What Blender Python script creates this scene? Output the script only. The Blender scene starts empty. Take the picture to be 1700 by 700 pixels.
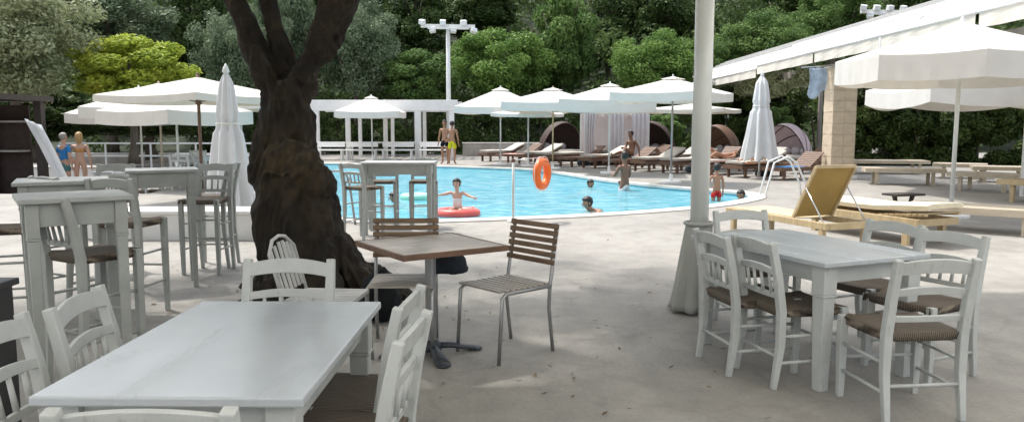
import bpy, bmesh, math, random
import numpy as np
from mathutils import Vector, Matrix, noise
R = math.radians
PI = math.pi
rnd = random.Random(7)
sc = bpy.context.scene
col = sc.collection

# ------------------------------------------------------------------ camera
F = 1300.0; PITCH = math.atan(142 / F); EYE = 1.5
cam = bpy.data.objects.new('camera', bpy.data.cameras.new('camera')); col.objects.link(cam)
cam.location = (0, 0, EYE); cam.rotation_euler = (PI / 2 - PITCH, 0, 0)
cam.data.sensor_width = 36; cam.data.lens = 36 * F / 1700
cam.data.clip_end = 2000; cam.data.clip_start = .05
sc.camera = cam

# ------------------------------------------------------------------ light
SUN_EL, SUN_AZ = 64, -48          # azimuth from +Y towards +X (negative: left of the view)
w = bpy.data.worlds.new('World'); sc.world = w; w.use_nodes = True
nt = w.node_tree; bg = nt.nodes['Background']
sky = nt.nodes.new('ShaderNodeTexSky'); sky.sky_type = 'NISHITA'; sky.sun_disc = False
sky.sun_elevation = R(SUN_EL); sky.sun_rotation = R(SUN_AZ); sky.air_density = 1.3; sky.dust_density = 3.0; sky.ozone_density = .8
hs = nt.nodes.new('ShaderNodeHueSaturation'); hs.inputs['Saturation'].default_value = .42        # hazy, whitish summer sky
nt.links.new(sky.outputs[0], hs.inputs['Color']); nt.links.new(hs.outputs[0], bg.inputs[0]); bg.inputs[1].default_value = .15
sun = bpy.data.objects.new('sun', bpy.data.lights.new('sun', 'SUN')); col.objects.link(sun)
sun.data.energy = 2.0; sun.data.angle = R(2.2); sun.data.color = (1, .955, .89)
sd = Vector((math.sin(R(SUN_AZ)) * math.cos(R(SUN_EL)), math.cos(R(SUN_AZ)) * math.cos(R(SUN_EL)), math.sin(R(SUN_EL))))
sun.rotation_euler = sd.to_track_quat('Z', 'Y').to_euler()
sc.view_settings.view_transform = 'Standard'; sc.view_settings.look = 'None'
sc.view_settings.exposure = 1.02; sc.view_settings.gamma = 1; sc.view_settings.use_curve_mapping = False
sc.render.engine = 'CYCLES'
sc.cycles.max_bounces = 8; sc.cycles.transparent_max_bounces = 12
sc.cycles.sample_clamp_indirect = 6; sc.cycles.caustics_reflective = False; sc.cycles.caustics_refractive = False

# ------------------------------------------------------------------ pixel -> world
_c, _s = math.cos(PITCH), math.sin(PITCH)
def ray(px, py):
    u = (px - 850) / F; v = (py - 350) / F
    return Vector((u, _c - v * _s, -(_s + v * _c)))
def at(px, py, z=0.0):
    r = ray(px, py); t = (z - EYE) / r.z
    return Vector((r.x * t, r.y * t, z))
def atY(px, py, Y):
    r = ray(px, py); t = Y / r.y
    return Vector((r.x * t, Y, EYE + r.z * t))

# ------------------------------------------------------------------ materials
M = {}
def newmat(name):
    m = bpy.data.materials.new(name); m.use_nodes = True; M[name] = m
    return m, m.node_tree, m.node_tree.nodes['Principled BSDF']
def lk(nt, a, b): nt.links.new(a, b)
def ramp(nt, fac, stops):
    n = nt.nodes.new('ShaderNodeValToRGB'); lk(nt, fac, n.inputs[0])
    cr = n.color_ramp
    while len(cr.elements) < len(stops): cr.elements.new(.5)
    for e, (p, c) in zip(cr.elements, stops):
        e.position = p; e.color = (*c, 1) if len(c) == 3 else c
    return n.outputs[0]
def noi(nt, scale, detail=4, rough=.55, coord='Object', stretch=None):
    tc = nt.nodes.new('ShaderNodeTexCoord'); n = nt.nodes.new('ShaderNodeTexNoise')
    n.inputs['Scale'].default_value = scale; n.inputs['Detail'].default_value = detail; n.inputs['Roughness'].default_value = rough
    src = tc.outputs[coord]
    if stretch:
        mp = nt.nodes.new('ShaderNodeMapping'); mp.inputs['Scale'].default_value = stretch; lk(nt, src, mp.inputs[0]); src = mp.outputs[0]
    lk(nt, src, n.inputs['Vector'])
    return n.outputs['Fac']
def bump(nt, fac, p, strength, dist=.01):
    b = nt.nodes.new('ShaderNodeBump'); b.inputs['Strength'].default_value = strength; b.inputs['Distance'].default_value = dist
    lk(nt, fac, b.inputs['Height']); lk(nt, b.outputs[0], p.inputs['Normal'])
def simple(name, c, rough=.5, metal=0, var=.12, scale=6, bmp=.15, stretch=None, spec=None, bscale=None, bdist=.004):
    m, nt, p = newmat(name)
    f = noi(nt, scale, 5, .6, 'Object', stretch)
    lo = tuple(x * (1 - var) for x in c); hi = tuple(min(1, x * (1 + var)) for x in c)
    lk(nt, ramp(nt, f, [(.3, lo), (.7, hi)]), p.inputs['Base Color'])
    p.inputs['Roughness'].default_value = rough; p.inputs['Metallic'].default_value = metal
    if spec is not None: p.inputs['Specular IOR Level'].default_value = spec
    if bmp:
        g = noi(nt, bscale or scale * 9, 3, .6, 'Object', stretch); bump(nt, g, p, bmp, bdist)
    return m
def fabric(name, c, trans=.35, rough=.85, scale=3, var=.05):
    m = simple(name, c, rough, 0, var, scale, .12, None, .2, 60)
    nt = m.node_tree; p = nt.nodes['Principled BSDF']; out = nt.nodes['Material Output']
    t = nt.nodes.new('ShaderNodeBsdfTranslucent'); t.inputs[0].default_value = (c[0], c[1] * .96, c[2] * .88, 1)
    mx = nt.nodes.new('ShaderNodeMixShader'); mx.inputs[0].default_value = trans
    lk(nt, p.outputs[0], mx.inputs[1]); lk(nt, t.outputs[0], mx.inputs[2]); lk(nt, mx.outputs[0], out.inputs[0])
    return m
def leafmat(name, tones, trans=.3, rough=.5):
    m, nt, p = newmat(name); out = nt.nodes['Material Output']
    a = nt.nodes.new('ShaderNodeAttribute'); a.attribute_name = 'tint'
    c = ramp(nt, a.outputs['Fac'], [(i / (len(tones) - 1), t) for i, t in enumerate(tones)])
    lk(nt, c, p.inputs['Base Color']); p.inputs['Roughness'].default_value = rough; p.inputs['Specular IOR Level'].default_value = .12
    t = nt.nodes.new('ShaderNodeBsdfTranslucent'); lk(nt, c, t.inputs[0])
    mx = nt.nodes.new('ShaderNodeMixShader'); mx.inputs[0].default_value = trans
    lk(nt, p.outputs[0], mx.inputs[1]); lk(nt, t.outputs[0], mx.inputs[2]); lk(nt, mx.outputs[0], out.inputs[0])
    return m

# painted wood: slight wear and brush marks
m, nt, p = newmat('white_paint')
f1 = noi(nt, 3.5, 6, .65); f2 = noi(nt, 26, 5, .7, 'Object', (1, 1, .25))
mixn = nt.nodes.new('ShaderNodeMix'); mixn.data_type = 'RGBA'; mixn.blend_type = 'MULTIPLY'; mixn.inputs[0].default_value = 1
lk(nt, ramp(nt, f1, [(.3, (.43, .45, .44)), (.7, (.53, .55, .54))]), mixn.inputs[6])
lk(nt, ramp(nt, f2, [(.26, (.70, .65, .58)), (.40, (1, 1, 1))]), mixn.inputs[7])
lk(nt, mixn.outputs[2], p.inputs['Base Color']); p.inputs['Roughness'].default_value = .42
bump(nt, noi(nt, 40, 4, .6, 'Object', (1, 1, .2)), p, .12, .003)
m, nt, p = newmat('white_tabletop')
f1 = noi(nt, 2.2, 6, .6); f2 = noi(nt, 2.5, 1, .4, 'Object', (2.5, .5, 1))
lk(nt, ramp(nt, f1, [(.3, (.41, .445, .475)), (.7, (.48, .515, .545))]), p.inputs['Base Color'])
lk(nt, ramp(nt, f2, [(.3, (.16, .16, .16)), (.7, (.30, .30, .30))]), p.inputs['Roughness'])
simple('grey_paint', (.37, .385, .37), .5, 0, .10, 5, .12)
# woven rush seat
m, nt, p = newmat('rush')
tc = nt.nodes.new('ShaderNodeTexCoord'); wv = nt.nodes.new('ShaderNodeTexWave'); wv.inputs['Scale'].default_value = 28; wv.inputs['Distortion'].default_value = 2.5
wv.inputs['Detail'].default_value = 3
lk(nt, tc.outputs['Object'], wv.inputs[0])
lk(nt, ramp(nt, wv.outputs['Fac'], [(0, (.040, .030, .022)), (.6, (.135, .105, .078)), (1, (.23, .19, .145))]), p.inputs['Base Color'])
p.inputs['Roughness'].default_value = .8; bump(nt, wv.outputs['Fac'], p, .6, .006)
simple('teak', (.15, .095, .055), .6, 0, .35, 8, .3, (1, 8, 8))
simple('teak_grey', (.36, .325, .285), .5, 0, .22, 5, .25, (1, 7, 1))
simple('grey_metal', (.34, .345, .35), .4, .7, .12, 4, .05)
simple('cast_iron', (.045, .052, .062), .5, .3, .3, 9, .3)
simple('white_metal', (.70, .71, .70), .35, 0, .07, 2, .05)
simple('slat_grey', (.48, .48, .47), .5, 0, .15, 6, .1)
simple('pole_grey', (.66, .68, .66), .38, .15, .06, 3, .04)
simple('steel', (.6, .61, .62), .25, 1, .05, 3, 0)
simple('dark_wood', (.035, .026, .020), .6, 0, .4, 5, .3, (1, 6, 6))
simple('brown_wood', (.145, .080, .050), .55, 0, .35, 6, .25, (1, 6, 6))
simple('pale_wood', (.50, .43, .33), .6, 0, .18, 4, .25, (1, 6, 1))
simple('honey_wood', (.46, .36, .21), .55, 0, .2, 4, .2, (1, 6, 1))
simple('mustard_canvas', (.36, .245, .085), .8, 0, .10, 4, .25, None, .2, 120)
simple('honey_canvas', (.56, .46, .30), .8, 0, .08, 4, .2, None, .2, 120)
simple('cream_canvas', (.72, .64, .48), .85, 0, .06, 4, .2, None, .2, 120)
fabric('canopy_white', (.85, .84, .825), .40)
fabric('added_sail_cloth', (.93, .94, .96), .93)  # translucent cloth of the unseen sails added overhead
fabric('awning_white', (.80, .79, .77), .06)
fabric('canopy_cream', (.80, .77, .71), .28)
fabric('closed_white', (.74, .75, .76), .15)
fabric('skirt_grey', (.44, .445, .42), .1, var=.12)
fabric('curtain_white', (.76, .73, .76), .35)
fabric('hood_pink', (.68, .58, .62), .25)
simple('mattress', (.50, .47, .42), .9, 0, .08, 3, .3, None, .1, 40)
simple('towel_pink', (.66, .40, .36), .95, 0, .2, 14, .5, None, .05)
simple('towel_blue', (.10, .22, .42), .95, 0, .2, 14, .5, None, .05)
simple('towel_orange', (.70, .30, .14), .95, 0, .2, 14, .5, None, .05)
fabric('towel_pale', (.50, .60, .72), .2, var=.3, scale=5)
simple('dark_fabric', (.040, .046, .058), .9, 0, .3, 8, .5, None, .1)
simple('black_fabric', (.018, .019, .021), .9, 0, .3, 8, .5, None, .1)
simple('wicker', (.055, .032, .026), .7, 0, .5, 40, .6)
simple('white_plaster', (.78, .77, .755), .8, 0, .06, 2, .2)
simple('stone_block', (.60, .50, .37), .85, 0, .14, 3, .5, (1, 1, 2))
simple('grey_stone', (.36, .33, .30), .85, 0, .2, 2, .5)
simple('shelf_red', (.035, .018, .014), .7, 0, .4, 6, .2)
simple('orange_plastic', (.85, .17, .025), .35, 0, .06, 4, .03)
simple('red_float', (.80, .12, .10), .35, 0, .06, 4, .03)
simple('aqua_float', (.35, .78, .62), .35, 0, .06, 4, .03)
simple('rope_white', (.75, .74, .70), .8)
simple('lamp_glass', (.72, .76, .80), .15, 0, .05, 3, 0)
simple('dark_plastic', (.03, .03, .032), .5)
for n, c in dict(skin_tan=(.38, .20, .125), skin_pale=(.56, .35, .26), skin_dark=(.22, .115, .075)).items():
    m = simple(n, c, .5, 0, .08, 12, .08, None, .4)
    pp = m.node_tree.nodes['Principled BSDF']; pp.inputs['Subsurface Weight'].default_value = .08; pp.inputs['Subsurface Radius'].default_value = (.02, .008, .004)
for n, c in dict(hair_black=(.012, .010, .009), hair_blond=(.42, .27, .12), hair_grey=(.30, .28, .25), eye_dark=(.02, .015, .012), lip=(.35, .12, .10)).items(): simple(n, c, .5, 0, .3, 30, .3)
for n, c in dict(cloth_blue=(.05, .24, .55), cloth_red=(.62, .04, .04), cloth_yellow=(.62, .62, .03), cloth_black=(.015, .015, .02), cloth_orange=(.55, .28, .10), cloth_white=(.72, .72, .70), cloth_teal=(.10, .22, .22)).items(): simple(n, c, .85, 0, .12, 9, .2, None, .1)

# ground: pale weathered stamped concrete
m, nt, p = newmat('deck')
tc = nt.nodes.new('ShaderNodeTexCoord')
f1 = noi(nt, .55, 8, .62); f2 = noi(nt, 3.2, 8, .68, 'Object', (1, .75, 1)); f3 = noi(nt, 40, 4, .7)
base = ramp(nt, f1, [(.25, (.245, .234, .214)), (.5, (.300, .288, .265)), (.75, (.355, .342, .318))])
mul = nt.nodes.new('ShaderNodeMix'); mul.data_type = 'RGBA'; mul.blend_type = 'MULTIPLY'; mul.inputs[0].default_value = .85
lk(nt, base, mul.inputs[6]); lk(nt, ramp(nt, f2, [(.26, (.60, .575, .54)), (.40, (.88, .87, .86)), (.62, (1.10, 1.09, 1.07))]), mul.inputs[7])
mul2 = nt.nodes.new('ShaderNodeMix'); mul2.data_type = 'RGBA'; mul2.blend_type = 'MULTIPLY'; mul2.inputs[0].default_value = .6
lk(nt, mul.outputs[2], mul2.inputs[6]); lk(nt, ramp(nt, f3, [(.3, (.72, .71, .70)), (.55, (1, 1, 1))]), mul2.inputs[7])
# faint meandering cracks between the stones
vo = nt.nodes.new('ShaderNodeTexVoronoi'); vo.feature = 'DISTANCE_TO_EDGE'; vo.inputs['Scale'].default_value = .62; vo.inputs['Randomness'].default_value = .9
nz = nt.nodes.new('ShaderNodeTexNoise'); nz.inputs['Scale'].default_value = 1.6; nz.inputs['Detail'].default_value = 5
va = nt.nodes.new('ShaderNodeVectorMath'); va.operation = 'MULTIPLY_ADD'; va.inputs[1].default_value = (.55, .55, 0)
lk(nt, tc.outputs['Object'], nz.inputs['Vector']); lk(nt, nz.outputs['Color'], va.inputs[0]); lk(nt, tc.outputs['Object'], va.inputs[2]); lk(nt, va.outputs[0], vo.inputs['Vector'])
crk = ramp(nt, vo.outputs['Distance'], [(0, (.62, .60, .58)), (.014, (1, 1, 1))])
mul3 = nt.nodes.new('ShaderNodeMix'); mul3.data_type = 'RGBA'; mul3.blend_type = 'MULTIPLY'; mul3.inputs[0].default_value = .22
lk(nt, mul2.outputs[2], mul3.inputs[6]); lk(nt, crk, mul3.inputs[7])
lk(nt, mul3.outputs[2], p.inputs['Base Color']); p.inputs['Roughness'].default_value = .75
bump(nt, f2, p, .35, .02)
simple('coping', (.60, .575, .53), .7, 0, .12, 2, .3)
simple('pool_tile', (.20, .62, .74), .4, 0, .10, 1.2, .1)
simple('earth', (.026, .036, .016), .95, 0, .4, 1, .4)
# water
m, nt, p = newmat('water'); out = nt.nodes['Material Output']; nt.nodes.remove(p)
wn = noi(nt, 1.9, 4, .6, 'Object', (1, 1.8, 1)); wn2 = noi(nt, 7, 3, .6, 'Object', (1, 1.6, 1))
ad = nt.nodes.new('ShaderNodeMath'); ad.operation = 'MULTIPLY_ADD'; ad.inputs[1].default_value = .35; lk(nt, wn2, ad.inputs[0]); lk(nt, wn, ad.inputs[2])
b = nt.nodes.new('ShaderNodeBump'); b.inputs['Strength'].default_value = .8; b.inputs['Distance'].default_value = .09; lk(nt, ad.outputs[0], b.inputs['Height'])
tr = nt.nodes.new('ShaderNodeBsdfTransparent'); tr.inputs[0].default_value = (.62, .93, .98, 1)
df = nt.nodes.new('ShaderNodeBsdfDiffuse'); lk(nt, ramp(nt, ad.outputs[0], [(.35, (.10, .40, .54)), (.60, (.16, .50, .62)), (.82, (.40, .70, .76))]), df.inputs[0])
lk(nt, b.outputs[0], df.inputs['Normal'])
gl = nt.nodes.new('ShaderNodeBsdfGlossy'); gl.inputs['Roughness'].default_value = .06; lk(nt, b.outputs[0], gl.inputs['Normal'])
fr = nt.nodes.new('ShaderNodeFresnel'); fr.inputs[0].default_value = 1.33; lk(nt, b.outputs[0], fr.inputs['Normal'])
fm = nt.nodes.new('ShaderNodeMath'); fm.operation = 'MULTIPLY'; fm.inputs[1].default_value = .7; lk(nt, fr.outputs[0], fm.inputs[0])
m1 = nt.nodes.new('ShaderNodeMixShader'); m1.inputs[0].default_value = .6; lk(nt, tr.outputs[0], m1.inputs[1]); lk(nt, df.outputs[0], m1.inputs[2])
m2 = nt.nodes.new('ShaderNodeMixShader'); lk(nt, fm.outputs[0], m2.inputs[0]); lk(nt, m1.outputs[0], m2.inputs[1]); lk(nt, gl.outputs[0], m2.inputs[2])
lk(nt, m2.outputs[0], out.inputs[0])
# bark
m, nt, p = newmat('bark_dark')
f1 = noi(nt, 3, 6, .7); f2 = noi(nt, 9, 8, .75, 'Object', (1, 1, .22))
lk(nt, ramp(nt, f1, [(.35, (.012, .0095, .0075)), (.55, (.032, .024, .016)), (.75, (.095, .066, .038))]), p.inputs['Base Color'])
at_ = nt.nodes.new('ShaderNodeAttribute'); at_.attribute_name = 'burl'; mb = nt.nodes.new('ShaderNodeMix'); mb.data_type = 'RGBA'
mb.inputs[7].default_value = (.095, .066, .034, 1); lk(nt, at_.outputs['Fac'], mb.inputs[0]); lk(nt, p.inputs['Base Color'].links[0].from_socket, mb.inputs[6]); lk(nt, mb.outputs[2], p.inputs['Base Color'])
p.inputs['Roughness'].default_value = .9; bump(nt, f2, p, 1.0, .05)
simple('bark_grey', (.11, .09, .07), .9, 0, .4, 5, .8, (1, 1, .2))
# foliage
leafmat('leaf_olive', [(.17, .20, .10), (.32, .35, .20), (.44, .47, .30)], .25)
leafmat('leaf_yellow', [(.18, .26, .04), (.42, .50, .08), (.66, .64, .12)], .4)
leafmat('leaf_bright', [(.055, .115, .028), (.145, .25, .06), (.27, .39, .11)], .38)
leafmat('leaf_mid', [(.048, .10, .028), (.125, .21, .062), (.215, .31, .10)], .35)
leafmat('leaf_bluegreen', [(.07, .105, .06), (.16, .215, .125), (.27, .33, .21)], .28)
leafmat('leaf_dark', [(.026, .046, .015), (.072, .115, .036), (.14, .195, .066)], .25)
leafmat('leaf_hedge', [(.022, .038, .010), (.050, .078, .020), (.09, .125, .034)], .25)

# ------------------------------------------------------------------ mesh builder
class MB:
    def __init__(s): s.bm = bmesh.new()
    def box(s, c, d, rz=0, taper=1.0, mat=None):
        x, y, z = [v / 2 for v in d]; co = []
        for sz in (-1, 1):
            t = taper if sz < 0 else 1
            for sx, sy in ((-1, -1), (1, -1), (1, 1), (-1, 1)): co.append(Vector((sx * x * t, sy * y * t, sz * z)))
        T = Matrix.Translation(c) @ Matrix.Rotation(rz, 4, 'Z')
        if mat is not None: T = Matrix.Translation(c) @ mat
        v = [s.bm.verts.new(T @ q) for q in co]
        for f in ((3, 2, 1, 0), (4, 5, 6, 7), (0, 1, 5, 4), (1, 2, 6, 5), (2, 3, 7, 6), (3, 0, 4, 7)): s.bm.faces.new([v[i] for i in f])
        return s
    def path(s, pts, rad, n=8, sq=False, cap=True, up=None):
        pts = [Vector(p) for p in pts]
        if not hasattr(rad, '__len__'): rad = [rad] * len(pts)
        rings = []; u = None
        for i, p in enumerate(pts):
            t = (pts[min(i + 1, len(pts) - 1)] - pts[max(i - 1, 0)]).normalized()
            if u is None:
                a = Vector(up) if up else (Vector((0, 1, 0)) if abs(t.y) < .9 else Vector((1, 0, 0)))
                u = (a - t * a.dot(t)).normalized()
            else: u = (u - t * u.dot(t)).normalized()
            vv = t.cross(u); ring = []
            r = rad[i]
            rx, ry = (r if isinstance(r, (tuple, list)) else (r, r))
            if sq:
                for a, b_ in ((-1, -1), (1, -1), (1, 1), (-1, 1)): ring.append(s.bm.verts.new(p + u * a * rx + vv * b_ * ry))
            else:
                for k in range(n):
                    th = 2 * PI * k / n; ring.append(s.bm.verts.new(p + u * math.cos(th) * rx + vv * math.sin(th) * ry))
            rings.append(ring)
        n = len(rings[0])
        for a, b_ in zip(rings, rings[1:]):
            for k in range(n): s.bm.faces.new((a[k], a[(k + 1) % n], b_[(k + 1) % n], b_[k]))
        if cap:
            s.bm.faces.new(rings[0][::-1]); s.bm.faces.new(rings[-1])
        return s
    def lathe(s, prof, c=(0, 0, 0), n=20):
        c = Vector(c); rings = []
        for r, z in prof: rings.append([s.bm.verts.new(c + Vector((max(r, .0005) * math.cos(2 * PI * k / n), max(r, .0005) * math.sin(2 * PI * k / n), z))) for k in range(n)])
        for a, b_ in zip(rings, rings[1:]):
            for k in range(n): s.bm.faces.new((a[k], a[(k + 1) % n], b_[(k + 1) % n], b_[k]))
        s.bm.faces.new(rings[0][::-1]); s.bm.faces.new(rings[-1])
        return s
    def torus(s, c, R_, r, mat=None, n=32, k=12, sx=1):
        T = Matrix.Translation(c) @ (mat or Matrix()); rings = []
        for i in range(n):
            a = 2 * PI * i / n
            rings.append([s.bm.verts.new(T @ Vector(((R_ + r * math.cos(2 * PI * j / k)) * math.cos(a) * sx, (R_ + r * math.cos(2 * PI * j / k)) * math.sin(a), r * math.sin(2 * PI * j / k)))) for j in range(k)])
        for i in range(n):
            a, b_ = rings[i], rings[(i + 1) % n]
            for j in range(k): s.bm.faces.new((a[j], b_[j], b_[(j + 1) % k], a[(j + 1) % k]))
        return s
    def ball(s, c, r, n=12, sc_=(1, 1, 1)):
        prof = []
        T = Matrix.Translation(c) @ Matrix.Diagonal((*sc_, 1))
        bmesh.ops.create_uvsphere(s.bm, u_segments=n, v_segments=max(6, n // 2), radius=r, matrix=T)
        return s
    def slab(s, grid, th):
        """grid[i][j] of points -> solid sheet with thickness th along -normal"""
        ni, nj = len(grid), len(grid[0]); P = [[Vector(q) for q in row] for row in grid]
        N = [[None] * nj for _ in range(ni)]
        for i in range(ni):
            for j in range(nj):
                a = P[min(i + 1, ni - 1)][j] - P[max(i - 1, 0)][j]; b_ = P[i][min(j + 1, nj - 1)] - P[i][max(j - 1, 0)]
                q = a.cross(b_); N[i][j] = q.normalized() if q.length > 1e-9 else Vector((0, 0, 1))
        A = [[s.bm.verts.new(P[i][j]) for j in range(nj)] for i in range(ni)]
        B = [[s.bm.verts.new(P[i][j] - N[i][j] * th) for j in range(nj)] for i in range(ni)]
        for i in range(ni - 1):
            for j in range(nj - 1):
                s.bm.faces.new((A[i][j], A[i + 1][j], A[i + 1][j + 1], A[i][j + 1])); s.bm.faces.new((B[i][j], B[i][j + 1], B[i + 1][j + 1], B[i + 1][j]))
        for i in range(ni - 1):
            s.bm.faces.new((A[i][0], B[i][0], B[i + 1][0], A[i + 1][0])); s.bm.faces.new((A[i][-1], A[i + 1][-1], B[i + 1][-1], B[i][-1]))
        for j in range(nj - 1):
            s.bm.faces.new((A[0][j], A[0][j + 1], B[0][j + 1], B[0][j])); s.bm.faces.new((A[-1][j], B[-1][j], B[-1][j + 1], A[-1][j + 1]))
        return s
    def build(s, name, mat, parent=None, bevel=0, smooth=False, loc=None):
        bmesh.ops.recalc_face_normals(s.bm, faces=s.bm.faces)
        me = bpy.data.meshes.new(name); s.bm.to_mesh(me); s.bm.free()
        me.materials.append(M[mat] if isinstance(mat, str) else mat)
        if smooth:
            for f in me.polygons: f.use_smooth = True
        o = bpy.data.objects.new(name, me); col.objects.link(o)
        if parent: o.parent = parent
        if loc is not None: o.location = loc
        if bevel:
            b = o.modifiers.new('bevel', 'BEVEL'); b.width = bevel; b.segments = 2; b.limit_method = 'ANGLE'
        return o
def tag(o, label=None, cat=None, group=None, kind=None):
    if label: o['label'] = label
    if cat: o['category'] = cat
    if group: o['group'] = group
    if kind: o['kind'] = kind
    return o
def thing(name, label, cat, loc=(0, 0, 0), rz=0, group=None):
    o = bpy.data.objects.new(name, None); col.objects.link(o); o.empty_display_size = .1
    o.location = loc; o.rotation_euler = (0, 0, rz)
    return tag(o, label, cat, group)
KIDS = {}
def copy_tree(o, parent=None):
    c = o.copy(); col.objects.link(c); c.parent = parent
    for ch in list(o.children): copy_tree(ch, c)
    return c
USED = set()
def place(proto, loc, rz, label, group=None, scale=None):
    """first use moves the prototype itself, later ones copy it and its parts"""
    o = proto if proto.name not in USED else copy_tree(proto)
    USED.add(proto.name); USED.add(o.name)
    o.location = loc; o.rotation_euler = (0, 0, rz); o['label'] = label
    if scale: o.scale = scale
    if group: o['group'] = group
    return o
def face(deg): return R(deg - 90)         # builders face +Y; deg = heading counter-clockwise from +X

# ------------------------------------------------------------------ setting: ground with pool and sunken terrace
def catmull(pts, n=6):
    out = []; L = len(pts)
    for i in range(L):
        p0, p1, p2, p3 = [pts[(i + k) % L] for k in (-1, 0, 1, 2)]
        for j in range(n):
            t = j / n
            out.append(.5 * ((2 * p1) + (p2 - p0) * t + (2 * p0 - 5 * p1 + 4 * p2 - p3) * t * t + (3 * p1 - p0 - 3 * p2 + p3) * t ** 3))
    return out
pool_px = [(500, 352), (560, 362), (640, 368), (730, 366), (850, 362), (950, 358), (1050, 352), (1150, 344), (1205, 337), (1243, 329), (1240, 322.5), (1200, 318), (1130, 312.5), (1060, 306), (1000, 299), (930, 288), (870, 281), (720, 276), (600, 272.5), (520, 272), (460, 280), (440, 305), (455, 335)]
pool = catmull([at(*p) for p in pool_px], 4)
ctr = sum(pool, Vector()) / len(pool)
def offset(poly, d):
    out = []; L = len(poly)
    for i in range(L):
        t = (poly[(i + 1) % L] - poly[i - 1]).normalized(); nrm = Vector((t.y, -t.x, 0))
        if nrm.dot(poly[i] - ctr) < 0: nrm = -nrm
        out.append(poly[i] + nrm * d)
    return out
# consistent outward side: use polygon winding
area = sum(pool[i].x * pool[(i + 1) % len(pool)].y - pool[(i + 1) % len(pool)].x * pool[i].y for i in range(len(pool)))
def offset(poly, d):
    out = []; L = len(poly); sgn = 1 if area > 0 else -1
    for i in range(L):
        t = (poly[(i + 1) % L] - poly[i - 1]).normalized(); out.append(poly[i] + Vector((t.y, -t.x, 0)) * d * sgn)
    return out
TER = [Vector(p) for p in ((-8.0, 17.2, 0), (-12.6, 41, 0), (-60, 41, 0), (-60, 17.2, 0))]
TZ = -.5
def fillpoly(name, loops, z, mat):
    bm = bmesh.new(); edges = []
    for lp in loops:
        vs = [bm.verts.new((p.x, p.y, z)) for p in lp]
        edges += [bm.edges.new((vs[i], vs[(i + 1) % len(vs)])) for i in range(len(vs))]
    bmesh.ops.triangle_fill(bm, use_beauty=True, use_dissolve=False, edges=edges)
    for f in bm.faces:
        if f.normal.z < 0: f.normal_flip()
    me = bpy.data.meshes.new(name); bm.to_mesh(me); bm.free(); me.materials.append(M[mat])
    o = bpy.data.objects.new(name, me); col.objects.link(o); o['kind'] = 'structure'
    return o
outer = [Vector(p) for p in ((-300, -200, 0), (300, -200, 0), (300, 43.5, 0), (-300, 43.5, 0))]
fillpoly('pool_deck', [outer, pool, TER], 0, 'deck')
fillpoly('terrace_floor', [TER], TZ, 'deck')
def skirt(name, poly, z0, z1, mat):
    b = MB(); L = len(poly)
    lo = [b.bm.verts.new((p.x, p.y, z0)) for p in poly]; hi = [b.bm.verts.new((p.x, p.y, z1)) for p in poly]
    for i in range(L): b.bm.faces.new((lo[i], lo[(i + 1) % L], hi[(i + 1) % L], hi[i]))
    o = b.build(name, mat); o['kind'] = 'structure'; return o
skirt('terrace_retaining_edge', TER, TZ, 0, 'grey_stone')
skirt('pool_side', pool, -1.25, 0, 'pool_tile')
fillpoly('pool_floor', [pool], -1.25, 'pool_tile')
fillpoly('water', [pool], -.07, 'water')
b = MB(); inn = offset(pool, -.03); out_ = offset(pool, .32); L = len(pool)
v = [[b.bm.verts.new((p.x, p.y, z)) for p in ring] for ring, z in ((inn, -.03), (inn, .022), (out_, .022), (out_, -.01))]
for a, c_ in zip(v, v[1:]):
    for i in range(L): b.bm.faces.new((a[i], a[(i + 1) % L], c_[(i + 1) % L], c_[i]))
tag(b.build('pool_coping', 'coping'), kind='structure')
# hillside behind
b = MB(); g = []
for i in range(61):
    x = -150 + 5 * i; row = []
    for j in range(26):
        y = 43.4 + j * 4.2; h = (max(0, j - 1) ** 1.15) * 1.05 + 1.2 * noise.noise(Vector((x * .05, y * .05, 3))) * min(1, j / 3)
        row.append(b.bm.verts.new((x, y, max(h, -.002 if j == 0 else h))))
    g.append(row)
for i in range(60):
    for j in range(25): b.bm.faces.new((g[i][j], g[i + 1][j], g[i + 1][j + 1], g[i][j + 1]))
tag(b.build('hillside', 'earth', smooth=True), kind='structure')

# ------------------------------------------------------------------ foliage
def crown_data(seed, clumps, n, leaf, flat=.0, aspect=.55, keep=None):
    """clumps: array (k,4) centre+radius. Returns verts (4n,3), tint (n)"""
    rg = np.random.default_rng(seed); clumps = np.array(clumps, float)
    wgt = clumps[:, 3] ** 2; k = rg.choice(len(clumps), n, p=wgt / wgt.sum())
    d = rg.normal(size=(n, 3)); d /= np.linalg.norm(d, axis=1)[:, None]
    rr = rg.random(n) ** .45
    c = clumps[k, :3] + d * (clumps[k, 3] * rr)[:, None] * np.array([1, 1, .8])
    if keep is not None:
        ok = keep(c); c = c[ok]; d = d[ok]; k = k[ok]; n = len(c)
    nrm = d + rg.normal(size=(n, 3)) * .8 + np.array([0, 0, .4]); nrm /= np.linalg.norm(nrm, axis=1)[:, None]
    a = np.cross(nrm, rg.normal(size=(n, 3))); a /= np.linalg.norm(a, axis=1)[:, None]; b_ = np.cross(nrm, a)
    s_ = leaf * (.6 + .8 * rg.random(n))[:, None]
    V = np.stack([c + a * s_, c + b_ * s_ * aspect * .9 + a * s_ * .1, c - a * s_, c - b_ * s_ * aspect * .9 + a * s_ * .1], 1).reshape(-1, 3)
    ct = rg.random(len(clumps)); tint = np.clip(.5 * ct[k] + .55 * rg.random(n) - .02, 0, 1)
    return V, tint
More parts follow.
